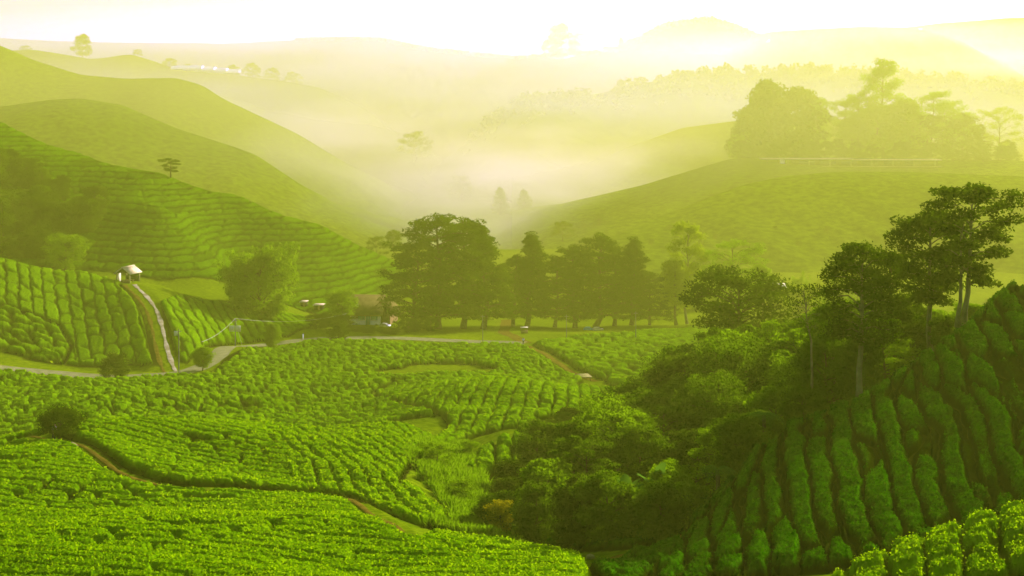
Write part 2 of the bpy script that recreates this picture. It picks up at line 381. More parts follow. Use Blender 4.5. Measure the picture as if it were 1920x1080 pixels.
def tea_field(poly, rowfn, step_u, step_v, H, spacing, ja=0.9, jb=0.9, wgroove=0.3, alen=1.0, mat='tea', seed=1, cross=1.0, leaf=0.10, split=None, label=None, group=None, soft=0.5, holes=(), patch=0.0, lump=0.25, leaves=0.3, cw=1.0):
    m_ = in_poly(LX, LY, poly)
    for hx, hy, hr in holes: m_ &= np.hypot(LX - hx, LY - hy) > hr
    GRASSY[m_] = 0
    P = np.array(poly)
    Us = CX + F * P[:, 0] / P[:, 1]
    us = np.arange(max(Us.min(), -550), min(Us.max(), 2500) + step_u, step_u)
    vs = np.arange(math.log(P[:, 1].min()), math.log(P[:, 1].max()) + step_v, step_v)
    U, V = np.meshgrid(us, vs)
    Y = np.exp(V); X = (U - CX) / F * Y
    Z = _bil(U, V, LZ)
    ins = in_poly(X, Y, poly)
    ed, _ = seg_dist(X, Y, poly, True)
    for L, w in KEEP_OFF:
        d, _ = seg_dist(X, Y, L)
        ed = np.minimum(ed, np.maximum(d - w, -0.01)); ins &= d > w
    for hx, hy, hr in holes:
        d = np.hypot(X - hx, (Y - hy)) - hr * (1 + 0.12 * fbm(X / 3, Y / 3, 77))
        ed = np.minimum(ed, np.maximum(d, -0.01)); ins &= d > 0
    a, b = rowfn(X, Y, Z, U)                       # row coordinates, in units of cells
    w1 = fbm(X / 3.1, Y / 3.1, seed + 20); w2 = fbm(X / 2.3, Y / 2.3, seed + 30)
    a = a + 0.5 * w1; b = b + 0.22 * w2
    b = b + 0.17 * vnoise(X / 0.6, Y / 0.6, seed + 31)
    e, rid = cells(a + 0.37 * np.floor(b), b, ja, jb, seed)
    e = e * 0.5 * spacing * cw
    if patch:
        e = e + np.maximum(0, patch * (fbm(X / 6, Y / 6, seed + 50) + 0.1))
    h = smooth(-0.02, wgroove, e) ** 0.8
    if jb < 0.3:
        er = (0.5 - np.abs(b - np.floor(b) - 0.5)) * spacing
        h = np.minimum(1 - cross * (1 - h), smooth(-0.02, wgroove, er) ** 0.8)
    h = h * (0.84 + lump * (rid - 0.35)) + (0.6 * lump) * fbm(X / 0.8, Y / 0.8, seed + 3) * h
    h = h * smooth(0.0, soft, ed)
    lw = np.clip(Y / 75.0, 1.0, 1.6)
    tex = leaf * (0.9 * vnoise(X / 0.25, Y / 0.25, seed + 40) + 0.9 * vnoise(X / (0.11), Y / 0.11, seed + 41) + 0.35 * lw * RNG.normal(size=X.shape)) * np.minimum(1, h * 2)
    ZZ = Z + h * H + tex - 0.06
    crown = smooth(0.3, 0.85, h + 0.12 * vnoise(X / 0.15, Y / 0.15, seed + 8))  # low colour below the crowns: woody sides, darkened further to paint groove shade
    n = U.size; ix = np.arange(n).reshape(U.shape)
    fq = np.stack([ix[:-1, :-1], ix[:-1, 1:], ix[1:, 1:], ix[1:, :-1]], -1)
    fm = ins[:-1, :-1] & ins[:-1, 1:] & ins[1:, 1:] & ins[1:, :-1]
    fq = fq[fm]
    VV = np.stack([X, Y, ZZ], -1).reshape(-1, 3); cr = crown.ravel()
    pick = np.nonzero((ins & (h > 0.5)).ravel() & (RNG.uniform(size=n) < leaves * np.clip(70.0 / Y.ravel(), 0.3, 1)))[0]
    Cq = VV[pick] + np.array([0, 0, 0.02]) + RNG.normal(0, 0.03, (len(pick), 3))
    ls = np.maximum(0.055, 0.0021 * np.minimum(Cq[:, 1], 60 + 0.35 * np.maximum(Cq[:, 1] - 60, 0)))[:, None, None]
    LQ = leaf_quads(Cq, 1.0, RNG, 0.6, 0.15); LQ = Cq[:, None, :] + (LQ - Cq[:, None, :]) * ls
    lb = np.floor(b).ravel()[pick]
    def build(name, Fq, lq):
        used, inv = np.unique(Fq.ravel(), return_inverse=True)
        k = len(used); m = len(lq)
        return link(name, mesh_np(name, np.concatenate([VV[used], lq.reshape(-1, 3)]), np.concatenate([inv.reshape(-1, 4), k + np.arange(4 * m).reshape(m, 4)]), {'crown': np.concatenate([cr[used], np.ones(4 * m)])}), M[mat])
    if split is None:
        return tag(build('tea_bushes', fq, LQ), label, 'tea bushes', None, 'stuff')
    rk = np.floor(b)[:-1, :-1][fm]
    for k in np.unique(rk):
        s = rk == k
        if s.sum() < 60: continue
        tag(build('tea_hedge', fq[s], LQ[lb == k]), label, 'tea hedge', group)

def rows_dir(angle, spacing, alen):
    """rows whose long direction is at angle (degrees from +x, in plan)"""
    c, s = math.cos(R(angle)), math.sin(R(angle))
    return lambda X, Y, Z, U: ((X * c + Y * s) / alen, (-X * s + Y * c) / spacing)

# right slope: grooves followed in the photograph
GR = [[(1382,945),(1387,994),(1388,1048)],[(1428,930),(1433,983),(1446,1078)],[(1476,925),(1481,994),(1503,1037)],[(1516,890),(1527,946),(1543,1010)],
      [(1556,820),(1565,887),(1573,951),(1591,1042)],[(1597,801),(1602,865),(1624,924),(1632,983),(1650,1026)],[(1634,774),(1634,844),(1656,892),(1672,930),(1680,978)],
      [(1680,745),(1688,801),(1699,854),(1718,897),(1734,956)],[(1720,715),(1736,801),(1747,849),(1769,892),(1779,951)],[(1755,680),(1766,747),(1793,801),(1803,854),(1820,913)],
      [(1787,640),(1812,693),(1833,768),(1854,822),(1876,887)],[(1836,618),(1857,677),(1873,731),(1892,785),(1908,865)],[(1868,580),(1892,634),(1908,666),(1924,715)],[(1914,570),(1940,634)],
      [(1330,985),(1335,1030),(1340,1075)],[(1280,1010),(1283,1040),(1285,1078)]]
_gp, _gb = [], []
for k, gpts in enumerate(GR):
    for p in gpts:
        q = at(*p); _gp.append((q[0] / 10, q[1] / 10)); _gb.append(k if k < 14 else {14: -1, 15: -2}[k])
_gfit = tps_fit(_gp, _gb, 0.01)
def rows_right(X, Y, Z, U):
    b = tps_eval(_gfit, np.stack([X.ravel() / 10, Y.ravel() / 10], 1)).reshape(X.shape)
    return Z / 0.55, b

FIELD_B = pl((1280,985),(1340,925),(1390,882),(1450,832),(1500,800),(1600,762),(1680,712),(1750,664),(1800,618),(1850,560),(1920,548),(2480,73,0),(2480,36,0),(1900,36.2,0),(1750,36.2,0),(1600,35.2,0),(1450,35,0),(1230,35,0),(1200,40,0),(1240,42.5,0))
tea_field(FIELD_B, rows_right, 1.8, 0.0015, 0.55, 0.95, 0.95, 0.14, 0.16, mat='tea_shaded', seed=2, cross=1.0, leaf=0.08, split=True,
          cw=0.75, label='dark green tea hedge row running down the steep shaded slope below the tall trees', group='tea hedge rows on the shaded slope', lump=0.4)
FIELD_B2 = pl((1420,27.5,0),(1500,30,0),(1570,33.2,0),(1700,35,0),(1800,35.2,0),(1900,35.2,0),(2480,35.2,0),(2480,27.5,0))
tea_field(FIELD_B2, lambda X, Y, Z, U: (Y / 1.1, (X - 0.35 * (Y - 34)) / 0.95), 1.8, 0.0017, 0.6, 0.95, 0.9, 0.12, 0.15, seed=3, cross=0.8, leaf=0.09, split=True,
          cw=0.75, label='sunlit tea hedge row on the near bottom corner ridge, over the shaded slope', group='tea hedge rows on the near corner ridge', lump=0.4)
# foreground hill
FIELD_A = pl((-530,28,0),(-530,76,0),(0,832),(60,828),(110,834),(150,843),(185,866),(215,890),(250,905),(300,919),(350,927),(430,928),(500,933),(560,936),(610,940),(660,956),(700,984),(735,1006),(770,1022),(810,52,0),(850,52.2,0),(950,50.5,0),(1050,47.5,0),(1110,44,0),(1120,38,0),(1110,28,0))
tea_field(FIELD_A, lambda X, Y, Z, U: ((X * .97 - Y * .24) / 2.2, (X * .24 + Y * .97 + 1.6 * fbm(X / 18, Y / 18, 91)) / 0.95), 1.8, 0.0013, 0.58, 0.95, 1.0, 0.24, 0.13, seed=5, leaf=0.055, patch=0.28, lump=0.10, leaves=0.18,
          label='dense rounded carpet of sunlit tea bushes over the near foreground hill')
FIELD_A2 = pl((-530,77,0),(0,822),(60,812),(110,818),(150,830),(185,850),(215,872),(250,891),(300,905),(350,914),(430,915),(500,920),(590,927),(566,870),(530,822),(530,91,0),(400,90,0),(300,86,0),(150,83,0),(0,81,0),(-530,81,0))
tea_field(FIELD_A2, lambda X, Y, Z, U: ((X * .87 - Y * .5) / 2.0, (X * .5 + Y * .87 + 1.6 * fbm(X / 18, Y / 18, 92)) / 0.95), 1.8, 0.0013, 0.58, 0.95, 0.9, 0.24, 0.13, seed=6, leaf=0.055, patch=0.22, lump=0.10, leaves=0.18,
          label='sunlit tea bushes between the dirt path and the round lone tree')
FIELD_A3 = pl((484,815),(519,860),(545,922),(560,923),(620,930),(690,945),(740,970),(790,990),(845,995),(850,968),(800,935),(755,908),(775,870),(800,835),(840,800),(840,98,0),(750,99,0),(700,97,0),(600,92,0),(484,91,0))
tea_field(FIELD_A3, lambda X, Y, Z, U: ((Y - .3 * X) / 1.6, (X + 0.35 * (Y - 75) + 1.0 * fbm(X / 12, Y / 12, 93)) / 0.95), 1.8, 0.0014, 0.62, 0.95, 0.9, 0.12, 0.15, seed=8, cross=0.6, leaf=0.06, split=True,
          label='sunlit curving tea hedge row dropping from the middle crest towards the grassy gully', group='tea hedge rows above the grassy gully')
FIELD_P = pl((1000,1024),(1060,1017),(1130,1010),(1200,1005),(1290,999),(1260,1010),(1210,1026),(1150,1034),(1105,1036),(1060,1034))
tea_field(FIELD_P, rows_dir(15, 1.0, 2.0), 2.0, 0.0016, 0.5, 1.0, 0.9, 0.5, 0.2, seed=18, leaf=0.07, mat='tea_shaded',
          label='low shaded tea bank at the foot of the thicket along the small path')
FIELD_Q = pl((1095,1066),(1150,1055),(1200,1044),(1250,1028),(1290,1010),(1300,1030),(1260,1050),(1230,1078),(1200,35,0),(1120,37,0))
tea_field(FIELD_Q, rows_dir(60, 1.0, 1.3), 2.0, 0.0016, 0.55, 1.0, 0.9, 0.6, 0.2, seed=19, leaf=0.07, mat='tea_shaded',
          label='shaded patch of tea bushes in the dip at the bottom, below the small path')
# middle field with upright grooves
FIELD_C = pl((700,740),(740,725),(800,722),(850,717),(900,714),(1000,715),(1050,726),(1150,734),(1170,150,0),(1150,120,0),(1060,112,0),(980,103,0),(900,101,0),(850,840),(800,833),(840,800),(800,770),(745,760))
tea_field(FIELD_C, lambda X, Y, Z, U: (Y / 1.7, (X - 0.05 * (Y - 120)) / 1.32), 2.0, 0.0016, 0.85, 1.32, 0.8, 0.12, 0.2, seed=9, cross=0.7, leaf=0.07, split=True,
          cw=0.8, label='bright tea hedge row running straight down the middle knoll between upright dark grooves', group='tea hedge rows on the middle knoll')
FIELD_CS = pl((868,890),(880,860),(930,835),(975,815),(985,99,0),(1010,92,0),(960,84,0),(900,80,0))
tea_field(FIELD_CS, lambda X, Y, Z, U: (Y / 1.5, X / 1.2), 2.0, 0.0018, 0.9, 1.2, 0.9, 0.15, 0.22, seed=10, cross=0.8, leaf=0.12, split=True,
          label='tea hedge row on the small spur beside the thicket, over the gully', group='tea hedge rows on the small spur')
# bush mounds below the road
hx = [at(760, 700), at(830, 693), at(890, 697)]
FIELD_D = pl((-530,104,0),(0,108,0),(150,108,0),(300,112,0),(450,113,0),(600,112,0),(690,111,0),(750,113,0),(820,112,0),(795,770),(740,758),(695,740),(735,722),(850,146,0),(950,144,0),(1050,146,0),(1095,716),(1050,688),(1010,664),(978,650),(900,649),(760,647),(640,641),(570,645),(480,656),(432,664),(412,678),(400,706),(330,709),(190,717),(100,711),(0,698),(-530,156,0))
tea_field(FIELD_D, lambda X, Y, Z, U: (X / 1.6, (Y + 0.3 * X) / 1.8), 1.8, 0.0019, 0.85, 1.65, 0.9, 0.85, 0.28, seed=12, leaf=0.07,
          label='rounded mounds of tea bushes on the slope below the winding road', holes=[(hx[0][0], hx[0][1], 4), (hx[1][0], hx[1][1], 5.5), (hx[2][0], hx[2][1], 3)], lump=0.3)
FIELD_F = pl((995,648),(1060,637),(1160,628),(1290,618),(1400,255,0),(1400,215,0),(1290,170,0),(1175,740),(1130,714),(1072,688),(1030,664))
tea_field(FIELD_F, lambda X, Y, Z, U: (X / 2.6, Y / 2.2), 2.0, 0.0024, 1.0, 2.0, 0.9, 0.6, 0.45, seed=13, leaf=0.07, patch=0.2,
          label='low tea bushes on the flat beyond the footpath, below the tall dark trees')
# left field under the shelter
FIELD_E = pl((-530,214,0),(0,210,0),(150,209,0),(225,206,0),(238,540),(258,566),(272,596),(285,634),(300,668),(308,690),(260,686),(200,688),(120,684),(135,650),(110,610),(60,590),(0,572),(-530,185,0))
tea_field(FIELD_E, lambda X, Y, Z, U: (Y / 5.0, (X + 0.42 * (Y - 200)) / 2.0), 2.0, 0.0020, 0.6, 1.9, 0.9, 0.14, 0.22, seed=14, cross=0.6, leaf=0.06, split=True,
          label='bright yellow green tea hedge row slanting down the left field below the shelter', group='tea hedge rows below the shelter')
FIELD_EL = pl((-530,184.5,0),(0,574),(60,592),(108,612),(133,652),(118,686),(60,676),(0,658),(-530,171,0))
tea_field(FIELD_EL, lambda X, Y, Z, U: (X / 3.4, (Y + 0.25 * X) / 1.9), 2.0, 0.0022, 1.0, 1.9, 0.9, 0.8, 0.4, seed=15, leaf=0.07,
          label='shaded layered tea bushes over the road bank at the left edge')
FIELD_ER = pl((300,566),(350,556),(420,570),(470,585),(540,588),(610,606),(590,616),(540,632),(480,642),(430,648),(385,656),(350,684),(330,668),(318,640),(305,605))
tea_field(FIELD_ER, lambda X, Y, Z, U: (Y / 4.0, (X + 0.5 * (Y - 200)) / 2.1), 2.0, 0.0022, 0.65, 2.0, 0.9, 0.2, 0.24, seed=16, cross=0.6, leaf=0.07, split=True,
          label='tea hedge row on the slope between the twin track and the big feathery bush', group='tea hedge rows right of the twin track')
# big tea hill at the left
FIELD_G = pl((-530,234,0),(0,234,0),(150,233,0),(300,231,0),(450,238,0),(600,244,0),(700,262,0),(760,285,0),(765,305,0),(740,306,0),(600,296,0),(450,296,0),(300,298,0),(150,303,0),(0,309,0),(-530,309,0))
tea_field(FIELD_G, lambda X, Y, Z, U: (X / 3.2, Z / 1.0 + 0.04 * X), 2.0, 0.0013, 0.5, 1.2, 0.9, 0.22, 0.25, seed=17, leaf=0.05, cross=0.4, leaves=0.04, mat='tea_hill',
          label='tea bushes in level bands over the big hill behind the shelter', lump=0.3)

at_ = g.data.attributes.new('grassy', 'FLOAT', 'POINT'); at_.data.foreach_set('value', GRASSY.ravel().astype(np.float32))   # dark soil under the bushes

# ------------------------------------------------------------------ hills beyond
def hill(name, ridge, front, back, base=-63.0, rough=2.0, seed=1, stepu=6.0, power=1.3, mat='hill'):
    """ridge: (px, py, distance) along the skyline"""
    rp = np.array(ridge, float)
    q0 = SC(rp[:, 2].mean()) / rp[:, 2].mean(); front *= q0; back *= q0
    rp[:, 2] = [SC(v) for v in rp[:, 2]]
    us = np.arange(rp[0, 0], rp[-1, 0] + stepu, stepu)
    f = lambda k: np.interp(us, rp[:, 0], rp[:, k])
    pyr, Yr = f(1), f(2)
    for _ in range(4):
        pyr[1:-1] = .25 * pyr[:-2] + .5 * pyr[1:-1] + .25 * pyr[2:]
    s = np.concatenate([np.linspace(-1, 0, 60), np.linspace(0, 1, 24)[1:]])
    V = []
    zc = -(pyr - HY) / F * Yr
    xr = (us - CX) / F * Yr
    rows = []
    for q in s:
        y = Yr + (q * front if q < 0 else q * back)
        w = (1 - abs(q)) if q < 0 else 1 - q
        prof = w ** power if q < 0 else (1 - q) ** 1.2
        prof = prof * 0.65 + 0.35 * smooth(0, 1, np.array(w))
        z = base + (zc - base) * prof
        x = xr
        env = min(1.0, 4 * abs(q)) * 0.85 + 0.15
        z = z + rough * env * fbm(x / 40 + seed, y / 60, seed, 4) * 2
        z = z + 5.0 * min(1.0, 2.2 * abs(q)) * fbm((x + 0.35 * (y - Yr.mean())) / 30 + seed, y / 160, seed + 40, 3) * (1 if rough < 1.6 else 0.5)
        rows.append(np.stack([x, y, z], -1))
    V = np.array(rows); a, b = V.shape[:2]
    ix = np.arange(a * b).reshape(a, b)
    Fa = np.stack([ix[:-1, :-1], ix[:-1, 1:], ix[1:, 1:], ix[1:, :-1]], -1).reshape(-1, 4)
    return tag(link(name, mesh_np(name, V.reshape(-1, 3), Fa), M[mat], smooth=True), kind='structure')

hill('hill', [(-400,190,470),(0,200,470),(90,187,470),(150,184,470),(230,196,470),(330,240,470),(430,272,470),(480,290,465),(540,330,460),(620,385,455),(700,425,450),(780,460,445),(860,490,440)], 150, 120, rough=1.2, seed=3)
hill('hill', [(-400,30,640),(-100,60,640),(0,85,640),(60,112,640),(150,140,640),(240,148,640),(330,146,640),(380,160,635),(420,186,630),(470,210,630),(560,252,625),(640,300,620),(700,338,615),(780,400,610),(880,450,600),(960,480,600)], 190, 150, rough=1.5, seed=5)
hill('hill', [(300,150,860),(420,180,860),(500,205,860),(600,226,850),(700,236,840),(760,252,830),(830,300,820),(900,350,810),(980,420,800)], 180, 150, rough=2.0, seed=7)
hill('hill', [(-300,90,900),(20,95,900),(60,92,900),(110,100,900),(170,112,900),(200,108,900),(245,101,900),(280,112,900),(330,130,900),(430,140,900),(520,150,900),(600,165,900),(680,200,900),(760,260,900)], 150, 150, rough=2.5, seed=8)
# the hill with the viewing house
hill('hill', [(960,425,470),(1020,392,470),(1100,372,475),(1200,348,480),(1300,318,485),(1370,298,490),(1430,296,495),(1600,297,500),(1760,300,500),(1900,300,500),(2000,310,500),(2200,330,500)], 170, 130, rough=1.0, seed=9, power=1.1)
hill('hill', [(1040,500,380),(1100,465,385),(1180,430,392),(1250,402,400),(1330,370,408),(1400,345,415),(1470,330,420),(1560,322,420),(1700,322,420),(1900,330,420),(2300,350,420)], 110, 60, rough=0.8, seed=10, power=1.1)
# forest ridge in the middle
hill('hill', [(760,330,820),(830,300,820),(890,262,830),(930,225,840),(980,190,850),(1060,185,860),(1130,175,870),(1200,158,880),(1280,143,890),(1350,138,900),(1430,140,900),(1540,135,900),(1640,140,900),(1740,150,900),(1900,165,900),(2150,170,900)], 220, 180, rough=4, seed=11)
hill('hill', [(960,330,700),(1040,320,700),(1120,300,700),(1200,268,700),(1280,240,700),(1380,226,700),(1500,225,700),(1700,225,700)], 150, 120, rough=1.5, seed=12)
# far skyline
hill('hill', [(-500,70,1250),(0,72,1250),(200,80,1250),(420,82,1250),(600,72,1250),(720,70,1250),(800,90,1250),(860,96,1250),(960,108,1250),(1060,110,1250),(1130,95,1250),(1200,92,1250),(1300,100,1250),(1500,112,1250),(1800,115,1250),(2400,100,1250)], 220, 200, rough=4, seed=13)
hill('hill', [(1100,110,1350),(1180,85,1350),(1220,60,1350),(1270,42,1350),(1330,36,1350),(1380,52,1350),(1410,70,1350),(1500,72,1350),(1600,62,1350),(1700,52,1350),(1760,44,1350),(1900,34,1350),(2300,30,1350)], 200, 200, rough=5, seed=14)


# ------------------------------------------------------------------ shapes
class Geo:
    def __init__(s): s.V = []; s.F = []; s.n = 0
    def add(s, V, Fa):
        V = np.asarray(V, float).reshape(-1, 3); Fa = np.asarray(Fa, int)
        if Fa.shape[1] == 3: Fa = np.concatenate([Fa, Fa[:, 2:3]], 1)
        s.V.append(V); s.F.append(Fa + s.n); s.n += len(V); return s
    def box(s, c, d, rz=0.0, taper=1.0):
        x, y, z = np.array(d) / 2.0
        V = np.array([(a * x * t, b * y * t, e * z) for e, t in ((-1, 1), (1, taper)) for b in (-1, 1) for a in (-1, 1)])
        cr, sr = math.cos(rz), math.sin(rz)
        V = np.stack([V[:, 0] * cr - V[:, 1] * sr, V[:, 0] * sr + V[:, 1] * cr, V[:, 2]], -1) + np.array(c)
        return s.add(V, [(0, 2, 3, 1), (4, 5, 7, 6), (0, 1, 5, 4), (2, 6, 7, 3), (0, 4, 6, 2), (1, 3, 7, 5)])
    def tube(s, P, rad, n=7):
        P = np.asarray(P, float); rad = np.broadcast_to(np.asarray(rad, float), (len(P),))
        T = np.gradient(P, axis=0); T /= np.linalg.norm(T, axis=1)[:, None] + 1e-9
        ref = np.array([0.31, 0.95, 0.05]) if abs(T[0, 2]) > 0.6 else np.array([0, 0, 1.0])
        A = np.cross(T, ref); A /= np.linalg.norm(A, axis=1)[:, None] + 1e-9
        B = np.cross(T, A)
        an = np.linspace(0, 2 * math.pi, n, endpoint=False)
        V = P[:, None, :] + rad[:, None, None] * (A[:, None, :] * np.cos(an)[None, :, None] + B[:, None, :] * np.sin(an)[None, :, None])
        ix = np.arange(len(P) * n).reshape(len(P), n); jx = np.roll(ix, -1, 1)
        Fa = np.stack([ix[:-1], jx[:-1], jx[1:], ix[1:]], -1).reshape(-1, 4)
        return s.add(V.reshape(-1, 3), Fa)
    def quads(s, V4):
        n = len(V4)
        return s.add(V4.reshape(-1, 3), np.arange(4 * n).reshape(n, 4))
    def mesh(s, name):
        V = np.concatenate(s.V); Fa = np.concatenate(s.F)
        tri = Fa[:, 2] == Fa[:, 3]
        if not tri.any(): return mesh_np(name, V, Fa)
        me = bpy.data.meshes.new(name)
        me.from_pydata([tuple(v) for v in V], [], [tuple(int(i) for i in (f[:3] if t else f)) for f, t in zip(Fa, tri)])
        return me

PROFS = {
 'mass': lambda t: math.sqrt(max(0.03, 1 - ((t - 0.38) / 0.64) ** 2)) if t > 0.38 else 0.82 + 0.47 * t,
 'dome': lambda t: math.sqrt(max(0.02, 1 - (1.25 * t - 0.25) ** 2 * 1.0)) if t < 1 else 0.1,
 'round': lambda t: math.sqrt(max(0.04, 1 - (2 * t - 1) ** 2)),
 'cone': lambda t: 0.12 + 0.95 * (1 - t) ** 0.75,
 'umbrella': lambda t: 0.45 + 0.6 * min(1, t * 1.6) if t < 0.75 else max(0.1, 1.05 - (t - 0.75) * 2.4),
 'column': lambda t: 0.75 + 0.3 * math.sin(t * 9) if t < 0.85 else 0.4,
 'loose': lambda t: 0.55 + 0.45 * math.sin(t * 3.0 + 0.2),
}

def tree_geo(seed, h, cr, cb=0.25, prof='dome', limbs=26, clump=0.16, nleaf=130, leaf=0.04, flat=0.45, up=0.35, trunk=0.022, lean=0.0, sub=3, lflat=0.2, droop=0.0, fill=0, twin=False, wig=0.012, inner=0.35, lfwd=0.0, ragged=0.0):
    """trunk mesh and crown mesh; sizes are fractions of the height h, except cr (crown radius, m)"""
    rng = np.random.default_rng(seed)
    tg, cg = Geo(), Geo()
    k = 9
    tz = np.linspace(0, 0.93, k)
    wob = np.cumsum(rng.normal(0, wig, (k, 2)), 0) * h
    P = np.stack([wob[:, 0] + lean * h * tz, wob[:, 1], tz * h], -1); P[0, :2] = 0
    rad = trunk * h * (1 - 0.85 * tz) ; rad[0] *= 1.35
    tg.tube(P, rad, 8)
    stems = [(P, rad)]
    if twin:
        Q = P.copy(); Q[:, 0] -= trunk * h * (1.8 + 2.2 * tz); Q[:, 2] *= 0.75; Q[:, 1] += 0.01 * h
        tg.tube(Q, rad * 0.8, 8); stems.append((Q, rad * 0.8))
    cents, outs, scl = [], [], []
    f = PROFS[prof]
    for i in range(limbs):
        t = (i + rng.uniform(0.1, 0.9)) / limbs
        z = (cb + (0.97 - cb) * t) * h
        SP, SR = stems[i % len(stems)] if twin and t < 0.55 else stems[0]
        s = np.array([np.interp(z * 0.93, SP[:, 2], SP[:, c]) for c in range(3)])
        a = i * 2.39996 + rng.uniform(-0.5, 0.5)
        L = cr * f(t) * rng.uniform(0.72 - ragged, 1.12 + 0.4 * ragged)
        d = np.array([math.cos(a), math.sin(a), 0])
        rise = up * L * (0.4 + 0.6 * t) * rng.uniform(0.5, 1.4)
        e = s + d * L + np.array([0, 0, rise])
        m1 = s + d * L * 0.4 + np.array([0, 0, rise * 0.65 + 0.02 * h]) + rng.normal(0, 0.03, 3) * L
        m2 = s + d * L * 0.72 + np.array([0, 0, rise * 0.9]) + rng.normal(0, 0.04, 3) * L
        r0 = max(trunk * h * 0.36 * (1 - 0.6 * t), 0.012)
        tg.tube([s, m1, m2, e], [r0, r0 * .7, r0 * .45, r0 * .2], 5)
        for q, w in ((e, 1.0), (m2, 0.9)):
            cents.append(q); outs.append(d); scl.append(w)
        if rng.uniform() < inner + 0.2: cents.append(m1); outs.append(d); scl.append(0.75)
        for j in range(sub):
            b0 = m1 + (e - m1) * rng.uniform(0.05, 0.8)
            aa = a + rng.choice([-1, 1]) * rng.uniform(0.5, 1.3)
            l2 = L * rng.uniform(0.25, 0.5)
            q = b0 + np.array([math.cos(aa) * l2, math.sin(aa) * l2, rng.uniform(-0.1, 0.5) * l2])
            tg.tube([b0, (b0 + q) / 2 + rng.normal(0, .05, 3) * l2, q], [r0 * .4, r0 * .28, r0 * .12], 4)
            cents.append(q); outs.append(np.array([math.cos(aa), math.sin(aa), 0])); scl.append(rng.uniform(0.65, 1.0))
    for i in range(fill):
        t = rng.uniform(0, 1); a = rng.uniform(0, 6.283); r = cr * f(t) * math.sqrt(rng.uniform(0, 0.8))
        z = (cb + (0.97 - cb) * t) * h
        x0 = np.interp(z * 0.93, P[:, 2], P[:, 0])
        cents.append(np.array([x0 + r * math.cos(a), r * math.sin(a), z])); outs.append(np.array([math.cos(a), math.sin(a), 0])); scl.append(rng.uniform(0.7, 1.1))
    cents.append(P[-1] + np.array([0, 0, 0.02 * h])); outs.append(np.array([0, 0, 1.0])); scl.append(0.9)
    cents = np.array(cents); outs = np.array(outs); scl = np.array(scl)
    R_ = clump * h * scl
    n = np.maximum(12, (nleaf * scl ** 2 * rng.uniform(0.6, 1.3, len(scl)))).astype(int)
    idx = np.repeat(np.arange(len(cents)), n)
    g = rng.normal(size=(len(idx), 3))
    rr = rng.uniform(0.25, 1.0, len(idx)) ** 0.6
    g = g / (np.linalg.norm(g, axis=1)[:, None] + 1e-9) * rr[:, None]
    g[:, 2] *= flat
    C = cents[idx] + g * R_[idx][:, None]
    C[:, 2] -= droop * 0.4 * R_[idx] * (g[:, 0] ** 2 + g[:, 1] ** 2)
    cg.quads(leaf_quads(C, leaf * h, rng, 0.55, lflat, outs[idx] * lfwd if lfwd else None, droop))
    return tg, cg

M['bark'] = plain('bark', ((0.035, 0.028, 0.008), (0.09, 0.075, 0.025)), 3.0, 0.95, 0.05, 0.4)
M['bark_pale'] = plain('pale_bark', ((0.08, 0.08, 0.02), (0.17, 0.165, 0.05)), 2.0, 0.9, 0.05, 0.3)
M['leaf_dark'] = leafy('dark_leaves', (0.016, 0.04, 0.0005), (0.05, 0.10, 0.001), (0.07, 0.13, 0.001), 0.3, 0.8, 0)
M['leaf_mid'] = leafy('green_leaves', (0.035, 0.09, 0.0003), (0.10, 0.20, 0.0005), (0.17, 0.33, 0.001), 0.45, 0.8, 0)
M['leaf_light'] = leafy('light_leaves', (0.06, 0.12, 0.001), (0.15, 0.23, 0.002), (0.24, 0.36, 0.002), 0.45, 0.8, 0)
M['leaf_gold'] = leafy('golden_leaves', (0.10, 0.11, 0.001), (0.24, 0.23, 0.002), (0.36, 0.34, 0.002), 0.45, 1.2, 0)

M['gully_grass'] = leafy('gully_grass', (0.04, 0.11, 0.0005), (0.10, 0.22, 0.001), (0.18, 0.36, 0.001), 0.4, 0.6, 0)
M['leaf_deep'] = leafy('deep_green_leaves', (0.018, 0.055, 0.0002), (0.06, 0.13, 0.0005), (0.10, 0.20, 0.001), 0.38, 0.8, 0)
PROTO = {}
def put_tree(name, label, cat, x, y, z, h, kind, seed, width=None, rot=0.0, group=None, mat='leaf_mid', bark='bark', key=None, **kw):
    """name with children trunk and crown; a repeat of the same key shares the two meshes, scaled"""
    base = dict(KIND[kind]); base.update(kw)
    root = bpy.data.objects.new(name, None); COL.objects.link(root)
    root.location = (x, y, z - 0.15); root.rotation_euler = (0, 0, rot)
    tag(root, label, cat, group)
    cr = width if width else base.pop('wr', 0.35) * h
    base.pop('wr', None)
    if key is not None and (key, mat) in PROTO:
        mt, mc, h0, c0 = PROTO[(key, mat)]
        root.scale = (cr / c0, cr / c0, h / h0)
    else:
        tg, cg = tree_geo(seed, h, cr, **base)
        mt = tg.mesh('trunk'); mc = cg.mesh('crown')
        mt.materials.append(M[bark]); mc.materials.append(M[mat]); mt.shade_smooth()
        if key is not None: PROTO[(key, mat)] = (mt, mc, h, cr)
    for nm, me in (('trunk', mt), ('crown', mc)):
        o = bpy.data.objects.new(nm, me); COL.objects.link(o); o.parent = root
    return root

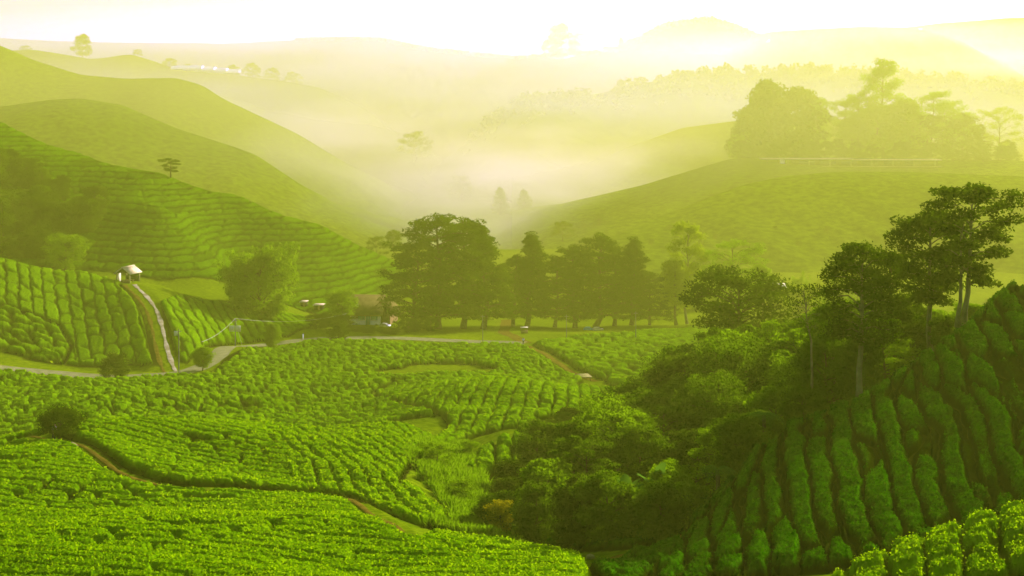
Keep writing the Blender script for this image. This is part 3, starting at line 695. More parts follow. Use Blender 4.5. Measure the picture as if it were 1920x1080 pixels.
KIND = {
 'cypress': dict(cb=0.11, prof='mass', limbs=60, clump=0.075, nleaf=80, leaf=0.017, flat=0.5, up=0.12, trunk=0.026, sub=3, lflat=0.2, droop=0.25, lfwd=0.8, wr=0.27),
 'spire': dict(cb=0.13, prof='cone', limbs=60, clump=0.065, nleaf=70, leaf=0.017, flat=0.45, up=0.02, trunk=0.024, sub=3, lflat=0.25, droop=0.3, lfwd=0.9, wr=0.22),
 'layered': dict(cb=0.38, prof='umbrella', limbs=24, clump=0.085, nleaf=85, leaf=0.023, flat=0.42, up=0.35, trunk=0.02, sub=3, lflat=0.35, wr=0.34, inner=0.1, wig=0.008),
 'broad': dict(cb=0.30, prof='dome', limbs=26, clump=0.12, nleaf=110, leaf=0.030, flat=0.55, up=0.4, trunk=0.022, sub=3, lflat=0.25, wr=0.42),
 'bush': dict(cb=0.08, prof='round', limbs=24, clump=0.17, nleaf=120, leaf=0.045, flat=0.7, up=0.5, trunk=0.03, sub=2, lflat=0.1, wr=0.55),
 'feather': dict(cb=0.03, prof='round', limbs=60, clump=0.12, nleaf=110, leaf=0.042, flat=1.0, up=0.8, trunk=0.03, sub=2, lflat=-0.5, wr=0.6, fill=60, droop=-0.5),
 'slender': dict(cb=0.35, prof='loose', limbs=20, clump=0.055, nleaf=60, leaf=0.018, flat=0.8, up=0.9, trunk=0.013, sub=3, lflat=0.0, wr=0.2, inner=0.0),
 'euc': dict(cb=0.25, prof='loose', limbs=26, clump=0.07, nleaf=70, leaf=0.018, flat=0.7, up=0.6, trunk=0.014, sub=3, lflat=0.0, wr=0.28, inner=0.1),
 'far': dict(cb=0.15, prof='dome', limbs=20, clump=0.13, nleaf=60, leaf=0.045, flat=0.7, up=0.4, trunk=0.02, sub=2, lflat=0.0, wr=0.4),
}
def px_tree(name, label, cat, px, base, top, hw, kind, seed, Y=None, **kw):
    """base, top: rows; hw: half width of the crown in photo pixels"""
    if Y is None: x, y, z = at(px, base)
    else:
        y = SC(Y); x = (px - CX) / F * y
        z = -(base - HY) / F * y
    h = (base - top) / F * y
    return put_tree(name, label, cat, x, y, z, h, kind, seed, hw / F * y * 0.88, **kw)

# ---- the stand of tall dark trees in the valley
GT = 'tall dark trees in the middle of the valley'
for k, (px, b, t, hw, kd, lab) in enumerate([
  (778,617,442,66,'cypress','lower rounded dark tree at the house end of the tall valley stand'),
  (822,617,391,80,'cypress','tallest dark tree of the valley stand, broad dome over a thick trunk'),
  (868,616,400,68,'cypress','dark domed tree standing just right of the tallest tree in the valley stand'),
  (906,617,402,52,'spire','dark ragged tree with leaning lit trunk, at the open gap edge of the big clump'),
  (962,612,470,38,'cypress','short dark tree left of the lone flat topped one, beside the side road'),
  (988,613,426,38,'spire','dark tree standing apart with a flat tufted top, beside the side road'),
  (1040,614,476,52,'cypress','low dark tree at the left end of the second clump, right of the gap'),
  (1078,615,452,52,'cypress','dark tree of the second clump with its sloping left shoulder'),
  (1116,613,431,60,'cypress','tallest dark tree of the second clump, bushy pointed head'),
  (1152,611,470,52,'cypress','dark tree filling the second clump below its two tallest heads'),
  (1184,610,436,42,'spire','dark tree with a narrow tufted head, right of the second clump top'),
  (1218,610,505,48,'cypress','low dark tree closing the stand at its right end'),
 ]):
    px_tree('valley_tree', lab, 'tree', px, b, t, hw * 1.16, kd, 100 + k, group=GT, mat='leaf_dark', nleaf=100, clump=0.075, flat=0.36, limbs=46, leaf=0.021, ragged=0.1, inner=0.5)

# ---- trees on the near ridge at the right
px_tree('tall_tree', 'tallest open crowned tree with twin pale trunks standing on the right ridge', 'tree', 1806, 608, 330, 92, 'layered', 201, Y=63, mat='leaf_dark', bark='bark_pale', twin=True, cb=0.30, lean=0.07, nleaf=80, leaf=0.027, limbs=32)
px_tree('tall_tree', 'open layered tree left of the twin trunked one on the right ridge', 'tree', 1742, 690, 378, 74, 'layered', 202, Y=66, mat='leaf_dark', bark='bark_pale', cb=0.42, leaf=0.024, limbs=30)
px_tree('tall_tree', 'dense ridge tree with one long pale bare trunk rising from the tea edge', 'tree', 1609, 765, 436, 80, 'layered', 203, Y=57.5, mat='leaf_dark', bark='bark_pale', cb=0.40, lean=0.05, limbs=34, clump=0.075, leaf=0.02, prof='loose', wig=0.004)
px_tree('tall_tree', 'smaller dense tree between the pale trunked tree and the layered ridge tree', 'tree', 1672, 720, 462, 62, 'layered', 204, Y=70, mat='leaf_dark', cb=0.3, limbs=30)
px_tree('ridge_shrub', 'leafy tree filling the gap at the ridge foot left of the pale trunk', 'tree', 1560, 800, 560, 46, 'layered', 211, Y=68, mat='leaf_deep', cb=0.25, limbs=28)
px_tree('bare_tree', 'thin half bare tree with a pale straight trunk in the thicket', 'tree', 1519, 790, 525, 40, 'slender', 205, Y=61, mat='leaf_dark', bark='bark_pale', nleaf=7, cb=0.68, limbs=16, lean=-0.02)
px_tree('spreading_tree', 'wide flat topped spreading tree above the thicket, left of the bare tree', 'tree', 1385, 790, 500, 100, 'layered', 206, Y=118, mat='leaf_dark', cb=0.5, limbs=34, leaf=0.024, clump=0.1)
px_tree('spreading_tree', 'hazy flat topped tree behind the wide spreading one', 'tree', 1372, 604, 452, 76, 'layered', 207, Y=262, mat='leaf_mid', cb=0.25, limbs=30)
px_tree('slender_tree', 'tall slender yellow green tree with two thin forks beyond the dark stand', 'tree', 1288, 606, 410, 40, 'slender', 208, Y=262, mat='leaf_light', bark='bark_pale', nleaf=90, cb=0.2, limbs=28)
px_tree('slender_tree', 'low leafy yellow green tree at the foot of the slender forked one', 'tree', 1268, 608, 480, 34, 'broad', 209, Y=256, mat='leaf_light')
px_tree('spreading_tree', 'small hazy tree at the right of the flat topped hazy one', 'tree', 1432, 590, 492, 22, 'broad', 210, Y=275, mat='leaf_mid')

# ---- thicket in the gully
OUT = np.array([(900,985),(925,945),(960,860),(985,805),(1050,770),(1140,738),(1180,702),(1240,668),(1300,632),(1350,604),(1480,592),(1550,560),(1600,545),(1700,560),(1780,580),(1830,556),(1860,580)], float)
JP = pl((925,63,0),(980,56,0),(1080,54,0),(1180,52.5,0),(1280,51.5,0),(1330,54,0),(1400,54.5,0),(1460,57.5,0),(1600,61,0),(1760,64.5,0),(1830,67,0),(1830,86,0),(1700,120,0),(1500,165,0),(1350,175,0),(1240,150,0),(1130,118,0),(1010,100,0),(960,80,0))
pts = []
jr = np.random.default_rng(5)
for _ in range(9000):
    U = jr.uniform(900, 1850); Y = math.exp(jr.uniform(math.log(51), math.log(178)))
    x = (U - CX) / F * Y
    if not in_poly(np.array([x]), np.array([Y]), JP)[0]: continue
    r = 0.034 * Y + 0.2
    if all((x - a) ** 2 + (Y - b) ** 2 > (0.5 * (r + c)) ** 2 * 1.25 for a, b, c in pts): pts.append((x, Y, r))
pts.sort(key=lambda p: p[1])
GJ = 'trees and shrubs of the gully thicket'
nm_j = 0
for k, (x, Y, r) in enumerate(pts):
    U = CX + F * x / Y; z = float(gz(x, Y)[0])
    b = HY - F * z / Y
    top = np.interp(U, OUT[:, 0], OUT[:, 1])
    hmax = (b - top) * Y / F
    if hmax < 1.0: continue
    h = min(hmax * jr.uniform(0.62, 1.0), jr.uniform(7, 12))
    if Y < 62: h = min(h, jr.uniform(1.6, 3.6))
    elif Y < 75: h = min(h, jr.uniform(3.0, 6.5))
    w = min(max(h * jr.uniform(0.3, 0.46), 1.0), r * 1.5)
    q = jr.integers(0, 4)
    mt = jr.choice(['leaf_dark', 'leaf_deep', 'leaf_deep', 'leaf_mid'])
    if h < 3.8:
        put_tree('thicket_shrub', 'leafy shrub in the low front of the gully thicket', 'shrub', x, Y, z, h, 'bush', 300 + q, w, jr.uniform(0, 6), 'shrubs along the front of the thicket', mt, key=('b', q), nleaf=170, leaf=0.05)
    else:
        kd = ('broad', 'layered', 'broad', 'bush')[q]
        put_tree('thicket_tree', 'dark leafy tree crowded into the thicket that fills the gully', 'tree', x, Y, z, h, kd, 320 + q, w, jr.uniform(0, 6), GJ, mt, key=('t', q), cb=0.2, nleaf=170 if kd != 'bush' else 150, leaf=0.03)
for k, (px, b, t, Y) in enumerate([(1122, 905, 752, 78), (1204, 880, 705, 90), (1286, 860, 655, 98), (1452, 810, 588, 90), (1566, 790, 560, 66), (1350, 840, 640, 84)]):
    px_tree('slim_tree', ['slim pale stemmed tree at the low left end of the thicket', 'slim pale stemmed tree above the left shrubs of the thicket', 'slim tree with a small crown in the middle of the thicket', 'slim tree rising just left of the half bare one', 'slim tree close left of the long pale trunk on the ridge', 'slim tree under the wide spreading tree'][k], 'tree', px, b, t, 24, 'slender', 360 + k, Y=Y, mat='leaf_mid', bark='bark_pale', nleaf=45, cb=0.55, limbs=16)
px_tree('golden_shrub', 'sunlit golden leaved shrub at the grassy foot of the thicket', 'shrub', 938, 1003, 935, 26, 'bush', 350, mat='leaf_gold', nleaf=70)
px_tree('gully_shrub', 'rounded dark shrub standing out in the grassy gully', 'shrub', 868, 942, 896, 34, 'bush', 351, mat='leaf_mid')
px_tree('gully_shrub', 'pale bushy shrub at the upper end of the grassy gully', 'shrub', 822, 878, 832, 34, 'bush', 352, mat='leaf_mid')
px_tree('gully_shrub', 'small round shrub between the grassy gully and the middle knoll', 'shrub', 880, 858, 826, 26, 'bush', 353, mat='leaf_mid')

# ---- single trees in the tea
px_tree('round_tree', 'dark round crowned lone tree at the head of the dirt path', 'tree', 112, 826, 763, 46, 'bush', 401, mat='leaf_dark', cb=0.30, limbs=34, nleaf=150, trunk=0.035, leaf=0.04, up=0.2)
px_tree('feathery_bush', 'big round feathery bush tree standing in the tea above the road', 'tree', 492, 598, 488, 78, 'feather', 402, Y=214, mat='leaf_mid')
px_tree('roadside_tree', 'small upright tree on the road bend below the lamp post', 'tree', 380, 696, 650, 19, 'bush', 403, Y=165, mat='leaf_mid', cb=0.25)
px_tree('roadside_shrub', 'hazy dark shrub on the left road edge by the bank', 'shrub', 216, 722, 664, 27, 'bush', 404, Y=157, mat='leaf_dark')
px_tree('roadside_shrub', 'tall thin shrub on the road edge below the feathery bush', 'shrub', 511, 652, 606, 14, 'bush', 405, Y=193, mat='leaf_mid')
px_tree('roadside_shrub', 'upright shrub on the road edge below the house', 'shrub', 634, 644, 600, 20, 'bush', 406, Y=199, mat='leaf_dark')
px_tree('house_tree', 'leafy tree hiding the left end of the brown roofed house', 'tree', 640, 608, 546, 30, 'bush', 407, Y=232, mat='leaf_mid', cb=0.2)
px_tree('ridge_tree', 'lone flat layered tree on the tea hill skyline', 'tree', 321, 337, 297, 22, 'layered', 408, Y=289.5, mat='leaf_dark', cb=0.35, limbs=10, clump=0.17, flat=0.25, nleaf=90, leaf=0.05, trunk=0.04)
sr = np.random.default_rng(9)
for k in range(16):
    px = 590 + k * 14.5 + sr.uniform(-5, 5)
    Y = 212 + sr.uniform(0, 12); x = (px - CX) / F * Y; z = float(gz(x, Y)[0])
    put_tree('bank_shrub', 'dark shrub on the bank between the road and the house', 'shrub', x, Y, z, sr.uniform(1.6, 3.0) if not 648 < px < 735 else sr.uniform(0.8, 1.2), 'bush', 410, sr.uniform(1.2, 1.9), sr.uniform(0, 6), 'shrubs on the bank above the road', 'leaf_dark', key=('bank', k % 3))
# dark gully woods on the tea hill
for k in range(58):
    px = sr.uniform(-20, 185); py = 300 + (px + 20) * 0.45 + sr.uniform(0, 1) * (200 - (px + 20) * 0.5)
    x, y, z = at(px, py)
    put_tree('hillside_tree', 'dark leafy tree in the wooded fold of the tea hill', 'tree', x, y, z, sr.uniform(2.4, 6.0), 'bush', 430 + k % 4, sr.uniform(1.5, 3.0), sr.uniform(0, 6), 'trees in the wooded fold of the tea hill', ('leaf_dark', 'leaf_deep')[k % 2], key=('fold', k % 4))
px_tree('hillside_tree', 'brighter bushy tree low in the wooded fold behind the left field', 'tree', 122, 508, 445, 45, 'bush', 440, mat='leaf_mid')
# plants of the hazy valley floor beyond the stand
for k in range(34):
    px = sr.uniform(1225, 1620); Y = sr.uniform(275, 360); x = (px - CX) / F * Y; z = float(gz(x, Y)[0])
    put_tree('valley_shrub', 'pale hazy bush on the valley floor below the viewing house hill', 'shrub', x, Y, z, sr.uniform(3, 7.5), 'bush', 450 + k % 3, sr.uniform(2.2, 4.2), sr.uniform(0, 6), 'hazy bushes on the valley floor', 'leaf_light' if k % 2 else 'leaf_mid', key=('vf', k % 3))

# ---- trees round the viewing house
GH = 'hazy trees round the viewing house'
for k, (px, b, t, hw, kd, mt, lab) in enumerate([
  (1392,306,242,26,'far','leaf_mid','small tree at the far left foot of the hilltop trees'),
  (1412,302,196,44,'far','leaf_dark','left shoulder tree of the big domed hilltop clump'),
  (1442,300,149,42,'far','leaf_dark','tree with the higher left head of the big domed hilltop clump'),
  (1492,300,163,50,'far','leaf_dark','broad dome tree right in the big hilltop clump'),
  (1532,300,182,26,'euc','leaf_mid','thin tree at the right flank of the big hilltop dome'),
  (1576,300,186,36,'euc','leaf_mid','loose tree beside the bright opening behind the viewing house'),
  (1607,300,170,30,'euc','leaf_mid','feathery tree left of the tall slim hilltop tree'),
  (1656,300,108,36,'euc','leaf_mid','tallest slim tree rising highest over the viewing house'),
  (1640,300,196,44,'far','leaf_mid','bushy tree under the tall slim hilltop tree'),
  (1700,300,182,42,'far','leaf_mid','bushy tree right of the tall slim hilltop tree'),
  (1746,300,170,44,'euc','leaf_mid','loose topped tree over the right half of the viewing house'),
  (1786,300,192,44,'euc','leaf_mid','pale loose tree in the right part of the hilltop trees'),
  (1806,300,212,40,'far','leaf_dark','dark dense tree at the right in the hilltop trees'),
  (1838,300,226,34,'spire','leaf_dark','dark layered tree near the right end of the hilltop trees'),
  (1872,300,205,46,'euc','leaf_light','pale thin tree leaning out at the right end of the hilltop'),
  (1886,304,262,20,'far','leaf_dark','small dark pointed tree last on the right of the hilltop'),
  (1738,300,216,50,'far','leaf_dark','low dense tree filling behind the viewing house roof'),
  (1596,300,222,40,'far','leaf_mid','low leafy tree right of the bright hilltop opening'),
 ]):
    px_tree('hilltop_tree', lab, 'tree', px, b, t, hw, kd, 500 + k, Y=508, group=GH, mat=mt, nleaf=90, limbs=30)
for k, (px, b, t) in enumerate([(1432,424,402),(1446,420,396),(1472,414,386),(1498,416,388),(1486,432,410),(1455,436,414)]):
    px_tree('sunlit_sapling', 'small sunlit conical tree in the group on the hill slope below the viewing house', 'tree', px, b + 8, t, 11, 'far', 530, Y=398, group='small trees on the viewing hill slope', mat='leaf_light', prof='cone')
for k in range(26):
    px = 1380 + k * 20.5 + sr.uniform(-8, 8); Yq = sr.uniform(496, 503); b = 303 + sr.uniform(0, 5)
    px_tree('hilltop_bush', 'hazy bush in the low growth along the crest behind the viewing house', 'bush', px, b, b - sr.uniform(22, 46), sr.uniform(14, 24), 'far', 540 + k % 4, Y=Yq, group='low growth along the viewing hill crest', mat='leaf_dark', key=('hb', k % 4))
for k in range(40):
    px = sr.uniform(1150, 1900); b = np.interp(px, [1100, 1250, 1400, 1470, 1900], [475, 415, 355, 345, 350]) + sr.uniform(15, 120)
    Yq = 420 - (b - 340) * 0.33
    px_tree('slope_bush', 'small hazy bush scattered on the slope below the viewing house', 'bush', px, b + 4, b - sr.uniform(5, 14), sr.uniform(5, 10), 'far', 546 + k % 3, Y=Yq, group='bushes scattered on the viewing hill slope', mat='leaf_dark', key=('sb', k % 3))
# ---- hazy single trees
for k, (px, b, t, hw, Y, kd, nm, lab) in enumerate([
  (776,302,247,38,700,'far','misty_tree','wide round tree fading into the bright mist of the valley'),
  (862,375,330,26,640,'far','misty_tree','faint tree in the mist above the tall dark stand'),
  (938,408,346,20,560,'spire','misty_tree','left of two pointed misty trees behind the tall stand'),
  (984,408,351,22,560,'spire','misty_tree','right of two pointed misty trees behind the tall stand'),
  (1054,452,414,26,400,'far','misty_tree','round misty tree at the foot of the viewing hill'),
  (1092,446,414,14,420,'far','misty_tree','small misty tree between the round one and the slim one'),
  (1123,446,396,14,420,'cypress','misty_tree','slim oval misty tree on the flank of the viewing hill'),
  (706,480,444,26,340,'far','misty_tree','hazy tree behind the lower end of the tea hill'),
  (738,472,430,20,350,'far','misty_tree','hazy tree just left of the tall dark stand'),
  (155,112,63,19,900,'far','skyline_tree','tall oval lone tree on the far left skyline'),
  (258,106,92,10,900,'far','skyline_tree','small round tree on top of the far left knoll'),
  (48,98,86,13,900,'far','skyline_tree','low bush at the far left end of the skyline'),
  (318,134,109,16,900,'far','skyline_tree','ragged tree right of the far left knoll'),
  (352,138,120,12,900,'far','skyline_tree','small tree before the pale far greenhouses'),
  (436,148,121,16,900,'far','skyline_tree','first tree of the clump right of the far greenhouses'),
  (474,150,118,18,900,'far','skyline_tree','tallest tree of the clump right of the far greenhouses'),
  (510,156,126,18,900,'far','skyline_tree','bushy tree right of the middle of the far clump'),
  (548,164,134,20,900,'far','skyline_tree','last tree of the far clump, lower down the slope'),
  (1056,118,44,32,1240,'far','skyline_tree','big hazy tree on the pale skyline above the valley'),
  (1082,116,60,18,1240,'euc','skyline_tree','thin tree touching the right side of the big skyline tree'),
  (1036,118,72,22,1240,'far','skyline_tree','lower tree on the left of the big skyline tree'),
  (1166,100,66,10,1240,'spire','skyline_tree','small pointed tree beside the faint far house'),
 ]):
    px_tree(nm, lab, 'tree', px, b, t, hw, kd, 560 + k, Y=Y, mat='leaf_dark', group='single trees in the haze', nleaf=60)
# wooded ridge: one mass
fg = Geo(); fr = np.random.default_rng(77)
rx = np.array([(830,300,820),(890,262,830),(930,225,840),(980,190,850),(1060,185,860),(1130,175,870),(1200,158,880),(1280,143,890),(1350,138,900),(1430,140,900),(1540,135,900),(1640,140,900),(1740,150,900),(1900,165,900),(2000,168,900)], float)
CC = []
for k in range(420):
    U = fr.uniform(880, 1990); Yk = SC(np.interp(U, rx[:, 0], rx[:, 2])); r0 = np.interp(U, rx[:, 0], rx[:, 1])
    back = fr.uniform(0, 1) ** 2
    Yk = Yk - back * 70
    z = -(r0 + 4 - HY) / F * Yk - back * 26
    hh = fr.uniform(5, 14); ww = fr.uniform(4, 8)
    g = fr.normal(size=(90, 3)); g /= np.linalg.norm(g, axis=1)[:, None]; g *= fr.uniform(.4, 1, (90, 1))
    CC.append(np.array([(U - CX) / F * Yk, Yk, z + hh * .4]) + g * np.array([ww, ww, hh * .6]))
for rx, n_, top in ((np.array([(1150,95,1350),(1200,74,1350),(1240,52,1350),(1280,42,1350),(1330,37,1350),(1380,52,1350),(1420,70,1350),(1500,72,1350)], float), 110, 9), (np.array([(560,74,1250),(700,72,1250),(800,91,1250),(960,108,1250),(1130,96,1250)], float), 120, 5)):
    for k in range(n_):
        U = fr.uniform(rx[0, 0], rx[-1, 0]); Yk = SC(np.interp(U, rx[:, 0], rx[:, 2])); r0 = np.interp(U, rx[:, 0], rx[:, 1])
        Yk = Yk - fr.uniform(0, 1) ** 2 * 30
        z = -(r0 + 3 - HY) / F * Yk
        hh = fr.uniform(4, top); ww = fr.uniform(5, 10)
        g = fr.normal(size=(70, 3)); g /= np.linalg.norm(g, axis=1)[:, None]; g *= fr.uniform(.4, 1, (70, 1))
        CC.append(np.array([(U - CX) / F * Yk, Yk, z + hh * .3]) + g * np.array([ww, ww, hh * .6]))
fg.quads(leaf_quads(np.concatenate(CC), 3.0, fr, 0.7))
tag(link('forest', fg.mesh('forest'), M['leaf_dark']), 'wooded skyline of the middle ridge fading in the haze', 'forest', kind='stuff')

# ---- grass of the gully and meadow
gg = Geo(); P = []
gpoly = pl((800,58,0),(960,56,0),(935,68,0),(900,82,0),(870,96,0),(830,100,0),(790,94,0),(770,88,0),(755,78,0),(800,72,0),(850,66,0),(845,60,0))
gr = np.random.default_rng(21)
for n_, poly, (u0, u1, y0, y1) in ((16000, gpoly, (740, 980, 55, 102)),):
    U = gr.uniform(u0, u1, n_ * 3); Y = np.exp(gr.uniform(math.log(y0), math.log(y1), n_ * 3)); X = (U - CX) / F * Y
    m = in_poly(X, Y, poly) & (fbm(X / 2.2, Y / 2.2, 5) > -0.18); X, Y = X[m][:n_], Y[m][:n_]
    P.append(np.stack([X, Y, gz(X, Y)], -1))
P = np.concatenate(P)
P = np.repeat(P, 3, 0); P[:, :2] += gr.normal(0, 0.12, (len(P), 2))
hh = 0.55 * (1 + 0.7 * fbm(P[:, 0] / 1.6, P[:, 1] / 1.6, 8)) * gr.uniform(0.5, 1.2, len(P))
an = gr.uniform(0, 6.28, len(P)); wv = np.stack([np.cos(an), np.sin(an), 0 * an], -1) * 0.045
tip = P + np.stack([gr.normal(0, .18, len(P)), gr.normal(0, .18, len(P)), hh], -1); mid = (P + tip) / 2 + np.stack([0 * hh, 0 * hh, hh * .12], -1)
gg.quads(np.stack([P - wv, P + wv, mid + wv * .8, mid - wv * .8], 1)); gg.quads(np.stack([mid - wv * .8, mid + wv * .8, tip + wv * .1, tip - wv * .1], 1))
tag(link('grass', gg.mesh('grass'), M['gully_grass']), 'long light green grass on the floor of the gully', 'grass', kind='stuff')

# ------------------------------------------------------------------ buildings and small things
M['white_wall'] = plain('white_wall', ((0.55, 0.56, 0.48), (0.72, 0.72, 0.62)), 1.5, 0.9, 0.1)
M['teal'] = plain('teal_paint', ((0.03, 0.20, 0.17), (0.05, 0.28, 0.22)), 2.0, 0.6, 0.2)
M['brown_roof'] = plain('brown_roof', ((0.05, 0.045, 0.008), (0.11, 0.09, 0.02)), 1.2, 0.9, 0.1, 0.3)
M['tin'] = plain('pale_tin', ((0.34, 0.29, 0.12), (0.52, 0.46, 0.24)), 1.4, 0.5, 0.3)
M['wood'] = plain('weathered_wood', ((0.12, 0.08, 0.02), (0.25, 0.18, 0.06)), 3.0, 0.9, 0.1)
M['wood_pale'] = plain('pale_wood', ((0.14, 0.14, 0.035), (0.24, 0.23, 0.07)), 3.0, 0.9, 0.1)
M['dark'] = plain('dark_interior', ((0.02, 0.025, 0.006), (0.04, 0.045, 0.012)), 2.0, 0.9, 0.05)
M['steel'] = plain('grey_pole', ((0.10, 0.10, 0.05), (0.17, 0.17, 0.09)), 2.0, 0.8, 0.1)
M['panel'] = plain('pale_panel', ((0.40, 0.42, 0.20), (0.52, 0.54, 0.28)), 3.0, 0.7, 0.2)
M['plastic'] = plain('greenhouse_film', ((0.75, 0.75, 0.72), (0.85, 0.85, 0.82)), 0.5, 0.6, 0.3)
M['glass'] = plain('window_glass', ((0.02, 0.03, 0.02), (0.05, 0.06, 0.04)), 1.0, 0.15, 0.5)
M['car_white'] = plain('white_car_paint', ((0.22, 0.23, 0.14), (0.3, 0.3, 0.2)), 1.0, 0.3, 0.5)
M['rubber'] = plain('tyre_rubber', ((0.015, 0.015, 0.012), (0.03, 0.03, 0.025)), 4.0, 0.9, 0.1)
M['skin'] = plain('skin', ((0.30, 0.18, 0.10), (0.38, 0.23, 0.13)), 6.0, 0.6, 0.2)
M['cloth'] = plain('pale_cloth', ((0.45, 0.55, 0.50), (0.58, 0.66, 0.60)), 6.0, 0.9, 0.05)
M['cloth_dark'] = plain('dark_cloth', ((0.03, 0.03, 0.03), (0.06, 0.06, 0.05)), 6.0, 0.9, 0.05)
M['banana'] = leafy('banana_leaves', (0.03, 0.10, 0.005), (0.08, 0.19, 0.012), (0.12, 0.28, 0.01), 0.35, 1.5, 0)

def thing(name, label, cat, loc, rz=0.0, group=None):
    o = bpy.data.objects.new(name, None); COL.objects.link(o)
    o.location = loc; o.rotation_euler = (0, 0, rz)
    return tag(o, label, cat, group)
def part(name, geo, mat, parent, smooth=False):
    return link(name, geo.mesh(name), M[mat] if isinstance(mat, str) else mat, parent, smooth)
def B(c, d, rz=0.0, taper=1.0): return Geo().box(c, d, rz, taper)
def gable(L, Wd, h, over=0.3, th=0.12):
    """two roof slabs; ridge along x"""
    g = Geo(); a = Wd / 2 + over; x = L / 2 + over; e = -over * h / (Wd / 2)
    for s in (-1, 1):
        V = [(-x, 0, h), (x, 0, h), (x, s * a, e), (-x, s * a, e)]
        V = [(p[0], p[1], p[2] + th) for p in V] + V
        F_ = [(0, 1, 2, 3), (7, 6, 5, 4), (0, 4, 5, 1), (1, 5, 6, 2), (2, 6, 7, 3), (3, 7, 4, 0)]
        if s > 0: F_ = [f[::-1] for f in F_]
        g.add(V, F_)
    return g
def gable_wall(L, Wd, h, hr):
    x, y = L / 2, Wd / 2
    V = [(-x, -y, 0), (x, -y, 0), (x, y, 0), (-x, y, 0), (-x, -y, h), (x, -y, h), (x, y, h), (-x, y, h), (-x, 0, h + hr), (x, 0, h + hr)]
    return Geo().add(V, [(0, 1, 5, 4), (2, 3, 7, 6), (1, 2, 6, 5), (3, 0, 4, 7), (4, 5, 9, 8), (6, 7, 8, 9)]).add([V[5], V[6], V[9]], [(0, 1, 2)]).add([V[7], V[4], V[8]], [(0, 1, 2)])

def mpp(Y): return Y / F
# shelter on the left tea field
sx, sy, sz = at(240, 529)
t = thing('open_shelter', 'open sided shelter with a pale gabled tin roof at the top of the twin track', 'shelter', (sx, sy, sz), R(72))
part('roof', gable(3.6, 3.4, 1.15, 0.35, 0.16).add(*((lambda g: (np.concatenate(g.V), np.concatenate(g.F)))(B((0, 0, 1.25), (4.3, 0.35, 0.12))))), 'tin', t).location = (0, 0, 2.15)
for a in (-1.7, 1.7):
    for b in (-1.6, 1.6): part('post', B((a, b, 1.1), (0.22, 0.22, 2.2)), 'wood_pale', t)
part('side_wall', B((-0.9, 1.62, 1.05), (1.2, 0.12, 2.0)), 'panel', t); t.scale = (.78, .78, .78)
part('back_wall', B((1.7, 0, 0.6), (0.1, 3.1, 1.2)), 'dark', t)
part('low_wall', B((-1.72, -0.5, 0.35), (0.12, 2.0, 0.7)), 'wood', t)
part('bench', Geo().box((0.4, -0.2, 0.45), (0.5, 2.0, 0.08)).box((0.4, -1, 0.22), (0.4, 0.08, 0.42)).box((0.4, 0.6, 0.22), (0.4, 0.08, 0.42)), 'wood', t)
part('gable_end', Geo().add([(-1.78, -1.6, 2.2), (-1.78, 1.6, 2.2), (-1.78, 0, 3.2)], [(0, 1, 2)]), 'dark', t)

# house by the tall trees
Y = 240.0; k = mpp(Y)
hxx = (676 - CX) * k; hz = -(604 - HY) * k
t = thing('farm_house', 'white house with a long brown roof, teal door and shutters by the tall trees', 'house', (hxx, Y, hz), R(-4))
part('wall', gable_wall(8.6, 5.5, 2.35, 2.9), 'white_wall', t)
part('roof', gable(8.6, 5.5, 2.9, 0.6, 0.14), 'brown_roof', t).location = (0, 0, 2.35)
d = part('door', B((2.0, -2.79, 1.0), (0.9, 0.08, 2.0)), 'teal', t); part('handle', B((2.32, -2.85, 1.0), (0.06, 0.06, 0.14)), 'steel', d)
for wx, ww in ((3.2, 1.3), (0.7, 1.4), (-2.2, 1.4)):
    w = part('window', B((wx, -2.79, 1.45), (ww, 0.08, 1.0)), 'teal', t); part('sill', B((wx, -2.85, 0.9), (ww + 0.2, 0.16, 0.07)), 'white_wall', w)
part('vent', B((-0.3, -1.9, 3.55), (0.5, 0.3, 0.5)), 'panel', t)
Y = 241.0
t = thing('house_wing', 'brown roofed timber wing with its gable end beside the white house', 'house', ((722 - CX) * mpp(Y), Y, -(604 - HY) * mpp(Y)), R(80))
part('wall', gable_wall(5.6, 3.6, 2.6, 2.0), 'wood', t)
part('roof', gable(5.6, 3.6, 2.0, 0.5, 0.14), 'brown_roof', t).location = (0, 0, 2.6)
part('door', B((-2.86, 0.2, 1.05), (0.08, 1.1, 2.1)), 'dark', t)
for px, w_, lab in ((570, 1.3, 'left of two small sheds with pale flat roofs beyond the feathery bush'), (598, 2.0, 'right of two small sheds with pale flat roofs, close to the house')):
    Y = 246.0; x = (px - CX) * mpp(Y); z = -((574 if px < 580 else 580) - HY) * mpp(Y)
    t = thing('small_shed', lab, 'shed', (x, Y, z), R(-6))
    part('wall', B((0, 0, 0.45), (w_ * 0.85, 1.6, 0.9)), 'dark', t)
    part('roof', B((0, 0, 0.96), (w_, 2.1, 0.1)), 'tin', t)
    part('door', B((0.2, -0.83, 0.42), (0.4, 0.06, 0.8)), 'wood', t)
Y = 320.0
for px, b, L_, Wd, mt, lab in ((1456, 548, 4.6, 3.6, 'panel', 'pale green roofed cottage in the haze right of the spreading tree'), (1527, 552, 2.4, 2.4, 'tin', 'tiny pale roofed hut in the haze behind the bare tree')):
    x = (px - CX) * mpp(Y); z = -(b - HY) * mpp(Y)
    t = thing('cottage', lab, 'house', (x, Y, z - 0.4), R(-14))
    part('wall', gable_wall(L_, Wd, 1.7, 1.0), 'white_wall', t)
    part('roof', gable(L_, Wd, 1.0, 0.3), mt, t).location = (0, 0, 1.7)
    part('door', B((0.4, -Wd / 2 - 0.04, 0.85), (0.8, 0.06, 1.6)), 'teal', t)

